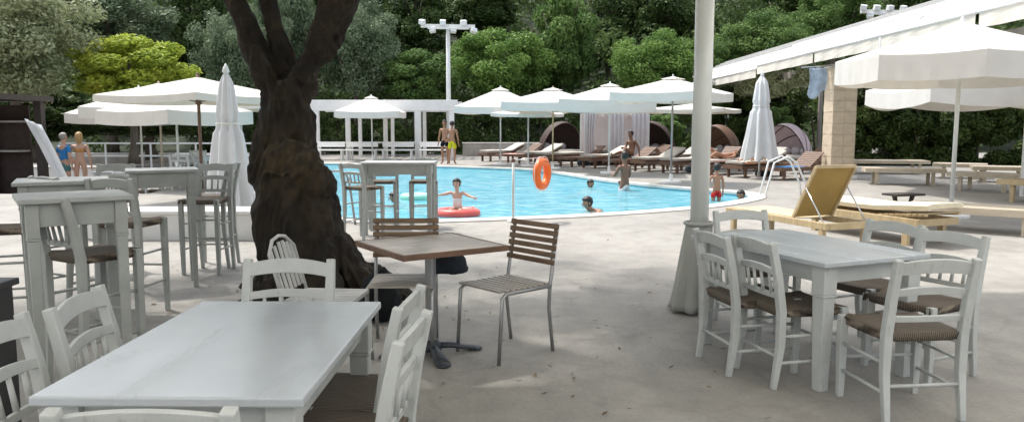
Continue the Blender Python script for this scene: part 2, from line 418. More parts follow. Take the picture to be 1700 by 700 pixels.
def leafmesh(name, V, tint, mat):
    n = len(tint); me = bpy.data.meshes.new(name)
    me.vertices.add(4 * n); me.vertices.foreach_set('co', V.astype(np.float32).ravel())
    me.loops.add(4 * n); me.loops.foreach_set('vertex_index', np.arange(4 * n, dtype=np.int32))
    me.polygons.add(n); me.polygons.foreach_set('loop_start', np.arange(0, 4 * n, 4, dtype=np.int32))
    me.update(calc_edges=True); me.validate()
    at_ = me.attributes.new('tint', 'FLOAT', 'FACE'); at_.data.foreach_set('value', tint.astype(np.float32))
    me.materials.append(M[mat] if isinstance(mat, str) else mat)
    return me
def unit_clumps(seed, k=70, rmin=.16, rmax=.34, shape='round'):
    rg = random.Random(seed); out = []
    for i in range(k):
        while True:
            p = Vector((rg.uniform(-1, 1), rg.uniform(-1, 1), rg.uniform(-1, 1)))
            if p.length <= 1 and p.length > .35: break
        r = rg.uniform(rmin, rmax); p = p * (1 - r * .7)
        if shape == 'cone': q = (1 - p.z) * .5; p = Vector((p.x * (.25 + q * .8), p.y * (.25 + q * .8), p.z))
        out.append((p.x, p.y, p.z, r))
    return out
CV = []
for sd_, k, lf, n, shp in ((11, 62, .030, 30000, 'round'), (12, 46, .040, 26000, 'round'), (13, 85, .027, 34000, 'round'), (14, 60, .030, 26000, 'cone')):
    CV.append(leafmesh('crown', *crown_data(sd_, unit_clumps(sd_, k, .15, .33 if shp == 'round' else .26, shp), n, lf), 'leaf_mid'))
def bark_limbs(base, top, r, seed, spread, nl=5):
    rg = random.Random(seed); b = MB(); pts = []; n = 6
    for i in range(n + 1):
        t = i / n; p = base.lerp(top, t); pts.append(p + Vector((rg.uniform(-1, 1), rg.uniform(-1, 1), 0)) * r * .6 * (t > 0))
    b.path(pts, [r * (1.35 if i == 0 else 1 - .65 * i / n) for i in range(n + 1)], 10)
    for k in range(nl):
        a = 2 * PI * k / nl + rg.uniform(-.4, .4); t = rg.uniform(.45, .8); s_ = base.lerp(top, t)
        e = s_ + Vector((math.cos(a) * spread, math.sin(a) * spread, (top.z - base.z) * rg.uniform(.2, .5)))
        mdl = s_.lerp(e, .5) + Vector((0, 0, -.06 * spread))
        b.path([s_, mdl, e], [r * .45, r * .3, r * .1], 7)
    return b
def bgtree(px, py, d, rxp, rzp, var, mat, name, label, cat='tree', group=None, depth=None, ground=None, rot=None):
    c = atY(px, py, d); rx = rxp / F * d; rz_ = rzp / F * d; ry = depth or rx
    gz = ground if ground is not None else (0 if d < 44 else max(0, (d - 47.6) / 4.2) * 1.3)
    t = thing(name, label, cat, (c.x, c.y, gz - .1), 0, group)
    o = bpy.data.objects.new('crown', CV[var]); col.objects.link(o); o.parent = t
    o.location = (0, 0, c.z - gz + .1); o.scale = (rx, ry, rz_); o.rotation_euler = (0, 0, rot if rot is not None else px * .37)
    if o.material_slots: o.material_slots[0].link = 'OBJECT'; o.material_slots[0].material = M[mat]
    bark_limbs(Vector((0, 0, 0)), Vector((0, 0, c.z - gz + rz_ * .35)), max(.09, rx * .07), int(px + py), rx * .5).build('trunk', 'bark_grey', t, smooth=True)
    return t
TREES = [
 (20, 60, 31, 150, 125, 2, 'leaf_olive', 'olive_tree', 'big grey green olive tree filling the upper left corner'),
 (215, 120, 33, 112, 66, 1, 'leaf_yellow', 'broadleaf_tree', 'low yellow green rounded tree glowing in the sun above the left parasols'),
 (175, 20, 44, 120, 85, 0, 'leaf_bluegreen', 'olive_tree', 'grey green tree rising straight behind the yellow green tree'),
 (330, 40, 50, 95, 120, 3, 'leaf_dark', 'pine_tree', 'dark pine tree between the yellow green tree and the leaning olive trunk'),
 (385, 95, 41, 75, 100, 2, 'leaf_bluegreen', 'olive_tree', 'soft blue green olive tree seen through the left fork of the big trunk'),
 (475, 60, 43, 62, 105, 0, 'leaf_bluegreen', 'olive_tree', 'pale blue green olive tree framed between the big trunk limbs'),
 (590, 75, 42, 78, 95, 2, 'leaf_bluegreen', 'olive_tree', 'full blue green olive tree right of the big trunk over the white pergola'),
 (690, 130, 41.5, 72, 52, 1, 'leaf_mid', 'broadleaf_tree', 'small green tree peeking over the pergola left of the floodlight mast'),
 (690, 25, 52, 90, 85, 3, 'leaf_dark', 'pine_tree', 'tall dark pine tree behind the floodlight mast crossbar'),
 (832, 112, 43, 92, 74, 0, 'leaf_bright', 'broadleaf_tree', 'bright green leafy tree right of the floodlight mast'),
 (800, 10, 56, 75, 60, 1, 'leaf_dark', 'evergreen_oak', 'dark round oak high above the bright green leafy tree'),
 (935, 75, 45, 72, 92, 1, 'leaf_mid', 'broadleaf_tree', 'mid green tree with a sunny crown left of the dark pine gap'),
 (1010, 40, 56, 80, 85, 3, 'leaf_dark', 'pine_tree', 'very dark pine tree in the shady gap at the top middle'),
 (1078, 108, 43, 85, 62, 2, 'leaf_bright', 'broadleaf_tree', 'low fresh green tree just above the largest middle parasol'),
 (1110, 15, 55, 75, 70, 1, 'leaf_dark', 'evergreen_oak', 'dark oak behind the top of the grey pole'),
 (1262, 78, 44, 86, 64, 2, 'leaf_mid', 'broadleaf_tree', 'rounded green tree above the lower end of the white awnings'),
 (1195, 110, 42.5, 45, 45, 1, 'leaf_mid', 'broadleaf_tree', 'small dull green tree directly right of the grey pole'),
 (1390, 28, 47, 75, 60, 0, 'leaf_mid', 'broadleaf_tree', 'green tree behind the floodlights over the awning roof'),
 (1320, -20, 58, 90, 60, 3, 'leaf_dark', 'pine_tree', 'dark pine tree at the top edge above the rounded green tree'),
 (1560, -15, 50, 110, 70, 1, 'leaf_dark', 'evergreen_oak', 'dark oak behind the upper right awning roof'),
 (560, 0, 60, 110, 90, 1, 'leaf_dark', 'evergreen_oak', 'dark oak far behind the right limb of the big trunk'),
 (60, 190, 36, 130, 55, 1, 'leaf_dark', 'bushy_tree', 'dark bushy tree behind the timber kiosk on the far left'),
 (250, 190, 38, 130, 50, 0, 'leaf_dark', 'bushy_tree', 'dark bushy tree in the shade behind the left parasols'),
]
for T in TREES: bgtree(*T)
# far wood on the slope
def scatter_wood():
    rg = random.Random(5); cl = []
    for j in range(9):
        y = 52 + j * 5.5; z0 = max(0, (y - 47.6) / 4.2) ** 1.15 * 1.05
        for i in range(24):
            x = (-1 + 2 * i / 23) * (y * .85) + rg.uniform(-2, 2); R_ = rg.uniform(2.4, 4)
            for q in range(9):
                cl.append((x + rg.uniform(-1, 1) * R_ * .8, y + rg.uniform(-1, 1) * R_ * .7, z0 + 2.5 + rg.uniform(-2.6, 4.0), rg.uniform(.9, 1.9)))
    for i in range(60):          # dark undergrowth at the foot of the slope
        for q in range(3):
            cl.append((-42 + i * 1.45, 43.5 + rg.uniform(0, 4), rg.uniform(.3, 3.2), rg.uniform(.8, 1.3)))
    V, t = crown_data(3, cl, 240000, .20)
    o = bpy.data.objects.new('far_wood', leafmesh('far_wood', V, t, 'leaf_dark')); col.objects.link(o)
    tag(o, 'dark evergreen wood covering the slope behind everything', 'wood', kind='stuff')
scatter_wood()
def hedge(name, label, x0, x1, y, dep, h, mat, seed, n, leaf=.075):
    t = thing(name, label, 'hedge', ((x0 + x1) / 2, y, 0)); rg = random.Random(seed); cl = []
    hx = (x1 - x0) / 2
    cnt = int((x1 - x0) * 18)
    for i in range(cnt): cl.append((rg.uniform(-hx, hx), rg.uniform(-dep / 2, dep / 2), rg.uniform(.05, h - .25), rg.uniform(.32, .55)))
    for i in range(int((x1 - x0) * 6)): cl.append((rg.uniform(-hx, hx), rg.uniform(-dep / 2, dep / 2), rg.uniform(-.05, .3), rg.uniform(.3, .4)))
    V, tt = crown_data(seed, cl, n, leaf)
    o = bpy.data.objects.new('foliage', leafmesh('foliage', V, tt, mat)); col.objects.link(o); o.parent = t
    b = MB()
    for i in range(max(3, int((x1 - x0) / 1.2))):
        x = -hx + .5 + i * 1.2
        if x < hx: b.path([(x, 0, 0), (x + .05, .05, h * .5), (x - .05, 0, h * .85)], [.06, .045, .02], 7)
    b.build('stem', 'bark_grey', t)
    return t
hedge('hedge', 'long dark hedge behind the white pergola and the middle parasols', -17, 10, 41.8, 1.6, 3.3, 'leaf_dark', 21, 90000)
hedge('hedge', 'tall clipped dark green hedge behind the benches at the right, starting at the stone column', 12.6, 19.6, 30.2, 1.6, 3.9, 'leaf_hedge', 22, 110000)
hedge('hedge', 'tall dark hedge at the right edge, past a narrow gap from the clipped one', 20.2, 26.5, 30.8, 1.6, 4.0, 'leaf_hedge', 23, 80000)
hedge('hedge', 'dark green shrub hedge beneath the awnings left of the stone column', 7.4, 12.4, 33.5, 1.6, 3.2, 'leaf_hedge', 24, 60000)
def shrub(px, py, d, rxp, rzp, mat, label):
    c = atY(px, py, d); t = thing('shrub', label, 'shrub', (c.x, c.y, 0))
    o = bpy.data.objects.new('foliage', CV[1]); col.objects.link(o); o.parent = t; o.location = (0, 0, c.z); o.scale = (rxp / F * d, rxp / F * d, rzp / F * d); o.rotation_euler = (0, 0, px)
    o.material_slots[0].link = 'OBJECT'; o.material_slots[0].material = M[mat]
    bark_limbs(Vector((0, 0, 0)), Vector((0, 0, c.z + .2)), .05, px, .3, 4).build('stem', 'bark_grey', t)
shrub(1105, 218, 33, 40, 32, 'leaf_mid', 'dark leafy shrub beside the white curtained daybed')
shrub(1290, 208, 32, 30, 34, 'leaf_mid', 'dark leafy shrub behind the right closed parasol')
shrub(652, 225, 38.5, 26, 26, 'leaf_dark', 'dark shrub growing inside the white pergola')

# ------------------------------------------------------------------ the big foreground tree
YT = 7.0
def build_big_tree():
    prof = [(512, 425, 640), (500, 424, 618), (485, 424, 604), (465, 426, 596), (440, 428, 588), (415, 427, 580), (390, 425, 575), (360, 424, 569), (335, 425, 565), (315, 423, 560), (300, 418, 553), (285, 414, 543), (268, 413, 533), (250, 416, 526), (235, 419, 523), (215, 421, 521), (195, 423, 521), (175, 425, 518), (155, 428, 514), (135, 436, 508)]
    t = thing('olive_tree', 'massive dark gnarled tree trunk leaning left in the middle foreground', 'tree')
    b = MB(); NS = 72
    def ring(cx, cz, r, ry, seed, amp, tilt=0.0, yoff=0.0):
        out = []
        for k in range(NS):
            a = 2 * PI * k / NS; q = Vector((math.cos(a) * 1.3, math.sin(a) * 1.3, cz * 1.1 + seed))
            w_ = 1 + amp * (noise.noise(q * 1.6) * 1.0 + .5 * noise.noise(q * Vector((4, 4, 1.6)).length * .4 + Vector((5, 1, 2))))
            w_ += amp * .28 * math.sin(a * 9 + 2.2 * math.sin(cz * 2 + seed)) * (.6 + .5 * noise.noise(Vector((a, cz * 2, seed))))
            w_ += .03 * noise.noise(Vector((math.cos(a) * 7, math.sin(a) * 7, cz * 6)))
            out.append(Vector((cx + math.cos(a) * r * w_, YT + yoff + math.sin(a) * ry * w_, cz + tilt * math.cos(a))))
        return out
    def skin(rings):
        vs = [[b.bm.verts.new(p) for p in r_] for r_ in rings]
        for a, c_ in zip(vs, vs[1:]):
            for k in range(NS): b.bm.faces.new((a[k], a[(k + 1) % NS], c_[(k + 1) % NS], c_[k]))
        b.bm.faces.new(vs[0][::-1]); b.bm.faces.new(vs[-1])
    def interp(key, n):
        out = []
        for a, c_ in zip(key, key[1:]):
            for j in range(n): u = j / n; u = u; out.append(tuple(x + (y - x) * u for x, y in zip(a, c_)))
        out.append(key[-1]); return out
    keys = []
    for y, l, r_ in prof:
        L_ = atY(l, y, YT); R_ = atY(r_, y, YT); z = (L_.z)
        rx = (R_.x - L_.x) / 2 * (.90 if y < 262 else .94 if y < 420 else .90); keys.append((max(z, -.1) if y < 505 else -.12, (L_.x + R_.x) / 2, rx, rx * (.85 if y < 440 else .95)))
    skin([ring(cx, z, rx * .985, ry, 0.0, .075) for z, cx, rx, ry in interp(keys, 4)])
    # burl on the left front, and a root flare to the right
    b.ball(atY(478, 268, YT - .26), .2, 20, (1.25, .8, .85)); b.ball(atY(440, 292, YT - .05), .16, 16, (1, .9, 1.2)); b.ball(atY(520, 300, YT - .15), .17, 16, (1.1, .8, 1.1))
    for a_, L_r, r0 in ((-.35, .75, .12), (-1.15, .55, .11), (-2.2, .5, .10), (.5, .6, .10), (2.9, .45, .09)):
        o_ = Vector((-1.78, YT, 0)); d_ = Vector((math.cos(a_), math.sin(a_), 0)); q_ = Vector((-d_.y, d_.x, 0))
        b.path([o_ + d_ * .18 + Vector((0, 0, .42)), o_ + d_ * .38 + Vector((0, 0, .17)), o_ + d_ * (.38 + L_r * .45) + q_ * .05 + Vector((0, 0, .04)), o_ + d_ * (.38 + L_r) - q_ * .04 + Vector((0, 0, -.05))], [r0 * 1.5, r0 * 1.15, r0 * .75, r0 * .35], 12)
    def limb(kp, seed, dy=0, extra=None):
        pts = []
        for x, y, r_, yo in kp: c_ = atY(x, y, YT + yo); pts.append((c_.x, YT + yo, c_.z, r_ / F * (YT + yo)))
        if extra: pts += extra
        pts = interp(pts, 7); n = len(pts); vs = []
        for i, (x, y, z, r_) in enumerate(pts):
            a0 = Vector(pts[max(i - 1, 0)][:3]); a1 = Vector(pts[min(i + 1, n - 1)][:3]); tg = (a1 - a0).normalized()
            u = Vector((0, 1, 0)).cross(tg).normalized(); w_ = tg.cross(u); row = []
            for k in range(28):
                a = 2 * PI * k / 28; q = Vector((math.cos(a) * 1.2, math.sin(a) * 1.2, i * .13 + seed))
                rr = r_ * (1 + .16 * noise.noise(q) + .05 * noise.noise(q * 4) + .04 * math.sin(a * 6 + i * .1))
                row.append(b.bm.verts.new(Vector((x, y, z)) + u * math.cos(a) * rr + w_ * math.sin(a) * rr))
            vs.append(row)
        for a, c_ in zip(vs, vs[1:]):
            for k in range(28): b.bm.faces.new((a[k], a[(k + 1) % 28], c_[(k + 1) % 28], c_[k]))
        b.bm.faces.new(vs[0][::-1]); b.bm.faces.new(vs[-1])
    limb([(466, 195, 28, 0), (456, 150, 21, 0), (435, 110, 20, 0), (418, 75, 20, .05), (404, 38, 18, .1), (390, 0, 17, .15), (372, -45, 16, .2)], 1, extra=[(-3.2, 7.6, 3.7, .07), (-3.9, 8.0, 4.6, .045), (-4.4, 8.4, 5.4, .02)])
    limb([(484, 190, 26, .05), (481, 140, 18, .05), (474, 95, 16, .08), (459, 48, 15, .12), (445, 0, 15, .2), (434, -50, 14, .3)], 4, extra=[(-2.5, 7.9, 3.9, .07), (-2.6, 8.6, 4.8, .04), (-2.4, 9.2, 5.6, .02)])
    limb([(484, 185, 26, -.03), (496, 140, 22, -.05), (520, 100, 22, -.1), (541, 55, 28, -.15), (560, 5, 32, -.2), (580, -50, 28, -.3)], 8, extra=[(-1.2, 6.3, 3.7, .13), (-.7, 5.8, 4.5, .09), (-.2, 5.3, 5.3, .04)])
    limb([(575, -35, 20, -.25), (545, -90, 16, -.3)], 12, extra=[(-1.7, 5.7, 3.9, .08), (-2.3, 5.0, 4.8, .05), (-2.8, 4.4, 5.5, .02)])
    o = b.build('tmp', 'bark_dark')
    rm = o.modifiers.new('r', 'REMESH'); rm.mode = 'VOXEL'; rm.voxel_size = .0125
    me = bpy.data.meshes.new_from_object(o.evaluated_get(bpy.context.evaluated_depsgraph_get())); bpy.data.objects.remove(o)
    bm = bmesh.new(); bm.from_mesh(me); bmesh.ops.smooth_vert(bm, verts=bm.verts, factor=.5, use_axis_x=True, use_axis_y=True, use_axis_z=True)
    bmesh.ops.smooth_vert(bm, verts=bm.verts, factor=.5, use_axis_x=True, use_axis_y=True, use_axis_z=True); bm.normal_update(); bm.verts.index_update(); D = {}
    for v_ in bm.verts:
        q = v_.co; tw = Vector((q.x + .12 * math.sin(q.z * 3), q.y, q.z))
        big = noise.noise(Vector((tw.x * 4.5, tw.y * 4.5, tw.z * 2.2)))
        rid = 1 - abs(noise.noise(Vector((tw.x * 11, tw.y * 11, tw.z * 2.6 + 4)))) * 2.2
        fine = noise.noise(Vector((tw.x * 30, tw.y * 30, tw.z * 9)))
        k_ = min(1, max(.45, (3.0 - q.z) / 1.2))
        D[v_.index] = v_.normal * ((.060 * big + .034 * rid + .017 * fine) * k_ - .012)
    for v_ in bm.verts: v_.co += D[v_.index]
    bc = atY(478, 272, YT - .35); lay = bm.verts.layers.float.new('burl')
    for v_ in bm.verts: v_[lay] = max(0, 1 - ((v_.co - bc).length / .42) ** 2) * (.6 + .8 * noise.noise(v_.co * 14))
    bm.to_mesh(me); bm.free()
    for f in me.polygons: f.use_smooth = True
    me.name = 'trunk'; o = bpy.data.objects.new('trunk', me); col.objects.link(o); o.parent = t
    rg = random.Random(9); cl = []
    for i in range(400):
        a = rg.uniform(0, 2 * PI); r_ = math.sqrt(rg.random()) * 1
        x = -2.0 + math.cos(a) * r_ * 4.6; y = 5.9 + math.sin(a) * r_ * 4.2
        z = 4.6 + rg.uniform(-1, 1) * 1.3 * (1 - r_ * .5) + .2; cl.append((x, y, z, rg.uniform(.4, .75)))
    V, tt = crown_data(31, cl, 60000, .058, keep=lambda c: (c[:, 2] > 3.05 + 0 * c[:, 0]) & (c[:, 2] > 1.75 + .185 * c[:, 1]))
    o = bpy.data.objects.new('crown', leafmesh('crown', V, tt, 'leaf_bluegreen')); col.objects.link(o); o.parent = t
build_big_tree()

# fallen leaves on the paving around the trunk
rgl = np.random.default_rng(77); nl_ = 420; ang_ = rgl.random(nl_) * 2 * PI; rr_ = np.abs(rgl.normal(size=nl_)) * 2.4 + .5
cx_ = -1.7 + np.cos(ang_) * rr_ * 1.2; cy_ = 6.2 + np.sin(ang_) * rr_; th_ = rgl.random(nl_) * 2 * PI; sz_ = .014 + .016 * rgl.random(nl_)
A_ = np.stack([np.cos(th_), np.sin(th_), rgl.normal(size=nl_) * .12], 1) * sz_[:, None]; B_l = np.stack([-np.sin(th_), np.cos(th_), rgl.normal(size=nl_) * .2], 1) * (sz_ * .38)[:, None]
C_l = np.stack([cx_, cy_, .010 + .006 * rgl.random(nl_)], 1)
Vl = np.stack([C_l + A_, C_l + B_l, C_l - A_, C_l - B_l], 1).reshape(-1, 3); Vl[:, 2] = np.maximum(Vl[:, 2], .003)
simple('dry_leaf', (.13, .085, .04), .8, 0, .5, 3, 0)
o = bpy.data.objects.new('fallen_leaves', leafmesh('fallen_leaves', Vl, rgl.random(nl_), 'dry_leaf')); col.objects.link(o); tag(o, 'dry brown leaves scattered on the paving around the big trunk', 'leaves', kind='stuff')

# ------------------------------------------------------------------ tavern chair, bar stool, tables
def make_chair(name, seat_h=.45, top=.845, wid=.45, dep=.41, mat='white_paint', spindles=True, cat='chair', nrail=1):
    t = thing(name, 'x', cat)
    hw, hd = wid / 2, dep / 2
    rec = .075; k = seat_h / .45
    for sx in (-1, 1):
        b = MB(); b.path([(sx * (hw - .02), -hd - .035, 0), (sx * (hw - .02), -hd, seat_h * .55), (sx * (hw - .02), -hd, seat_h), (sx * (hw - .02), -hd - .03, (seat_h + top) / 2), (sx * (hw - .02), -hd - rec, top)], [.016, .021, .023, .022, .019], sq=True)
        b.build('leg', mat, t, .005)
        b = MB(); b.path([(sx * hw * .98, hd - .02, 0), (sx * hw * .98, hd - .02, seat_h * .5), (sx * hw * .98, hd - .02, seat_h + .012)], [.016, .021, .022], sq=True); b.build('leg', mat, t, .003)
    def yback(z): u = (z - seat_h) / (top - seat_h); return -hd - rec * u * (.6 + .4 * u)
    def rail(z0, h, arch, bow, nm):
        g = []; n = 12
        for i in range(n + 1):
            u = -1 + 2 * i / n; x = u * (hw - .03); a = (1 - u * u)
            y = yback(z0) - bow * a
            g.append([(x, y, z0 + arch * .75 * a), (x, yback(z0 + h) - bow * a, z0 + h + arch * a)])
        MB().slab(g, .018).build(nm, mat, t, .002)
    rail(top - .086, .064, .022, .02, 'top_rail')
    zr = seat_h + (top - seat_h) * .50; rail(zr, .035, .02, .016, 'back_rail')
    zl = seat_h + (top - seat_h) * .17; rail(zl, .03, 0, .012, 'back_rail')
    if spindles:
        for i in range(4):
            u = -.6 + 1.2 * i / 3; x = u * (hw - .03); a = 1 - u * u
            MB().path([(x, yback(zl + .02) - .012 * a + .008, zl + .02), (x, yback(zr) - .016 * a + .008, zr + .02)], [.011, .009], n=8).build('spindle', mat, t, smooth=True)
    # woven seat: pillowed, slightly sagging
    g = []
    for i in range(13):
        u = -1 + 2 * i / 12; row = []
        for j in range(13):
            v_ = -1 + 2 * j / 12; w_ = hw * (.93 + .08 * (v_ + 1) / 2)
            row.append((u * w_, v_ * hd * 1.02, seat_h + .018 - .012 * (1 - u * u) * (1 - v_ * v_) - .010 * (max(abs(u), abs(v_)) ** 8) + .006 * (abs(abs(u) - abs(v_)) < .08)))
        g.append(row)
    MB().slab(g, .045).build('seat', 'rush', t, smooth=True)
    for sx in (-1, 1):
        for z in (seat_h * .34, seat_h * .68): MB().path([(sx * (hw - .014), -hd - .01, z), (sx * (hw - .005), hd - .02, z)], .0095, n=8).build('stretcher', mat, t, smooth=True)
    MB().path([(-hw, hd - .02, seat_h * .5), (hw, hd - .02, seat_h * .5)], .0095, n=8).build('stretcher', mat, t, smooth=True)
    MB().path([(-hw + .02, -hd - .015, seat_h * .42), (hw - .02, -hd - .015, seat_h * .42)], .0095, n=8).build('stretcher', mat, t, smooth=True)
    return t
BACK = .275
def chair_at(proto, p1, p2, deg, label, group, z=.85):
    a, c_ = at(*p1, z), at(*p2, z); mdl = (a + c_) / 2
    d = Vector((math.cos(R(deg)), math.sin(R(deg)), 0))
    loc = mdl + d * BACK; loc.z = 0
    return place(proto, loc, face(deg), label, group)
chair = make_chair('tavern_chair')
chair_l = make_chair('tavern_chair', spindles=False)
G1, G2 = 'white rush seated chairs around the near left table', 'white rush seated chairs around the right table'
chair_at(chair, (57, 505), (190, 475), 5, 'white chair left of the near table, its arched back seen whole beside the tabletop', G1)
chair_at(chair, (-95, 562), (42, 522), 3, 'white chair cut by the left picture edge, beside the near table', G1)
chair_at(chair, (90, 679), (376, 679), 91, 'white chair nearest the camera, only its arched top rail showing under the near tabletop edge', G1, .845)
chair_at(chair, (405, 428), (556, 428), -91, 'white chair at the far end of the near table, in front of the tree trunk', G1)
chair_at(chair, (650, 565), (716, 512), 174, 'white chair with brown rush seat close up at the right side of the near table', G1)
chair_at(chair, (664, 504), (694, 474), 175, 'white chair half hidden behind the close up one, right side of the near table', G1)
chair_at(chair_l, (1486, 430), (1628, 427), 96, "white ladder back chair, back to the camera, at the near end of the right table", G2)
chair_at(chair, (1275, 402), (1228, 386), 14, 'white chair left of the right table, the nearer of two, its brown seat showing', G2)
chair_at(chair, (1212, 392), (1152, 378), 12, 'white chair beside the skirted grey pole at the right table', G2)
chair_at(chair, (1450, 366), (1522, 368), 205, 'white chair at the right side of the right table, in front of the yellow lounger', G2)
chair_at(chair, (1548, 378), (1622, 390), 205, 'white chair at the right side of the right table, behind the ladder back chair', G2)
chair_at(chair_l, (1180, 348), (1278, 348), -78, 'white ladder back chair at the far end of the right table, before the pool edge', G2)

def make_table(name, label, corners, h, leg, mat, topmat, th=.03, apron=.10, group=None, inset=.035, collar=False):
    """corners: near-left, near-right, far-right, far-left (world)"""
    c = sum(corners, Vector()) / 4; ex = ((corners[1] - corners[0]) + (corners[2] - corners[3])) / 2; ey = ((corners[3] - corners[0]) + (corners[2] - corners[1])) / 2
    wx, wy = ex.length, ey.length; rz = math.atan2(ex.y, ex.x)
    t = thing(name, label, 'table', (c.x, c.y, 0), rz, group)
    MB().box((0, 0, h - th / 2), (wx, wy, th)).build('tabletop', topmat, t, .006)
    x, y = wx / 2 - inset - leg / 2, wy / 2 - inset - leg / 2
    b = MB(); hh = h - th - apron / 2 - .001
    for s_ in (-1, 1):
        b.box((0, s_ * (y + .006), hh), (2 * x - leg, .022, apron)); b.box((s_ * (x + .006), 0, hh), (.022, 2 * y - leg, apron))
    b.build('apron', mat, t, .002)
    for sx in (-1, 1):
        for sy in (-1, 1):
            b = MB(); zt = h - th - .002
            b.box((sx * x, sy * y, zt - (apron + .06) / 2), (leg, leg, apron + .06))
            b.box((sx * x, sy * y, (zt - apron - .075) / 2), (leg * .9, leg * .9, zt - apron - .075), taper=.72)
            if collar or True: b.box((sx * x, sy * y, zt - apron - .0675), (leg * 1.06, leg * 1.06, .013))
            b.build('leg', mat, t, .003)
    return t
make_table('dining_table', 'glossy white rectangular table closest to the camera at lower left', [at(80, 655, .75), at(535, 662, .75), at(612, 499, .75), at(315, 500, .75)], .75, .085, 'white_paint', 'white_tabletop')
bn, bnr = at(1370, 437, .75), at(1546, 421, .75); e = (bnr - bn); pe = Vector((-e.y, e.x, 0)).normalized() * 1.22
make_table('dining_table', 'white rectangular table under the grey pole at the right, ringed by chairs', [bn, bnr, bnr + pe, bn + pe], .75, .095, 'white_paint', 'white_tabletop')
ln, lr = at(28, 332.5, 1.1), at(223, 323.5, 1.1); e = lr - ln; pe = Vector((-e.y, e.x, 0)).normalized() * .52
BT = 'pale grey square bar tables at the left'
make_table('bar_table', 'grey painted bar table nearest at the left, behind the white chairs', [ln, lr, lr + pe, ln + pe], 1.1, .065, 'grey_paint', 'grey_paint', .028, .13, BT)
l3 = [at(207, 283.6, 1.1), at(331, 280.8, 1.1)]; e = l3[1] - l3[0]; pe = Vector((-e.y, e.x, 0)).normalized() * .5
make_table('bar_table', 'grey bar table halfway between the nearest bar table and the closed parasol', [l3[0], l3[1], l3[1] + pe, l3[0] + pe], 1.1, .065, 'grey_paint', 'grey_paint', .028, .13, BT)
l2, l2r = at(18, 304, 1.08), at(184, 299, 1.08); e = l2r - l2; pe = Vector((-e.y, e.x, 0)).normalized() * .6; make_table('bar_table', 'grey bar table directly behind the nearest one, by the left edge', [l2, l2r, l2r + pe, l2 + pe], 1.08, .065, 'grey_paint', 'grey_paint', .028, .10, BT)
pt = Vector((-2.08, 10.6, 1.0)); make_table('bar_table', 'grey bar table standing alone by the pool, right of the tree trunk', [pt, pt + Vector((1.02, 0, 0)), pt + Vector((1.02, .6, 0)), pt + Vector((0, .6, 0))], 1.0, .075, 'grey_paint', 'grey_paint', .035, .13, BT)
stool = make_chair('bar_stool', .75, 1.1, .38, .36, 'grey_paint', True, 'bar stool')
SG = 'tall bar stools with brown rush seats'
for x, y, deg, lb in (
    (-2.50, 4.62, 60, 'grey bar stool pushed under the nearest bar table, brown seat seen between its legs'),
    (-3.02, 6.15, 85, 'grey bar stool in front of the middle bar table, its back towards the camera'),
    (-3.12, 7.95, -95, 'grey bar stool on the far side of the middle bar table'),
    (-3.22, 8.35, 182, 'grey bar stool right of the middle bar table beside the closed parasol'),
    (-3.72, 5.75, 20, 'grey bar stool at the left edge next to the nearest bar table'),
    (-4.1, 7.9, -85, 'grey bar stool on the far side of the bar table by the left edge'),
    (-3.55, 6.35, 60, 'grey bar stool between the nearest bar table and the one behind it'),
    (-1.88, 11.45, -90, 'grey bar stool on the left far side of the poolside bar table'),
    (-1.30, 11.5, -85, 'grey bar stool on the right far side of the poolside bar table'),
    (-1.97, 10.35, 60, 'grey bar stool tight against the left leg of the poolside bar table')):
    place(stool, (x, y, 0), face(deg), lb, SG, (1, 1, .92) if y > 10 else None)

# wooden slat chairs with metal frames and the pedestal table
def make_slat_chair():
    t = thing('slat_chair', 'x', 'chair'); hw, hd = .21, .21
    for sx in (-1, 1):
        MB().path([(sx * hw, -hd - .03, 0), (sx * hw, -hd + .01, .30), (sx * hw, -hd, .45), (sx * hw, -hd - .07, .85)], .0125, n=10).build('back_leg', 'grey_metal', t, smooth=True)
        MB().path([(sx * hw, hd + .03, 0), (sx * hw, hd, .42), (sx * hw, hd - .03, .445), (sx * hw, -hd, .445)], .0125, n=10).build('front_leg', 'grey_metal', t, smooth=True)
    b = MB()
    for i in range(9): b.box((0, -hd + .02 + i * .05, .462 - .004 * math.sin(i / 8 * PI)), (.41, .038, .014))
    b.build('seat', 'teak_grey', t, .003)
    b = MB(); rot = Matrix.Rotation(.17, 4, 'X')
    for i in range(6):
        z = .60 + i * .047; u = (z - .45) / .4
        b.box((0, -hd - .07 * u + .012, z), (.46, .014, .034), mat=rot)
    b.box((-.20, -hd - .048 + .004, .72), (.022, .012, .27), mat=rot); b.box((.20, -hd - .048 + .004, .72), (.022, .012, .27), mat=rot)
    b.build('backrest', 'teak', t, .003)
    return t
slat = make_slat_chair()
SC = 'brown slat chairs with thin metal legs at the pedestal table'
place(slat, (-.045, 5.11, 0), face(222), 'brown slatted chair right of the pedestal table, turned towards it', SC)
p_ = at(681, 360, .86); place(slat, (p_.x - .02, p_.y - .27, 0), face(-88), 'brown slatted chair behind the pedestal table, its back rising above the tabletop', SC)
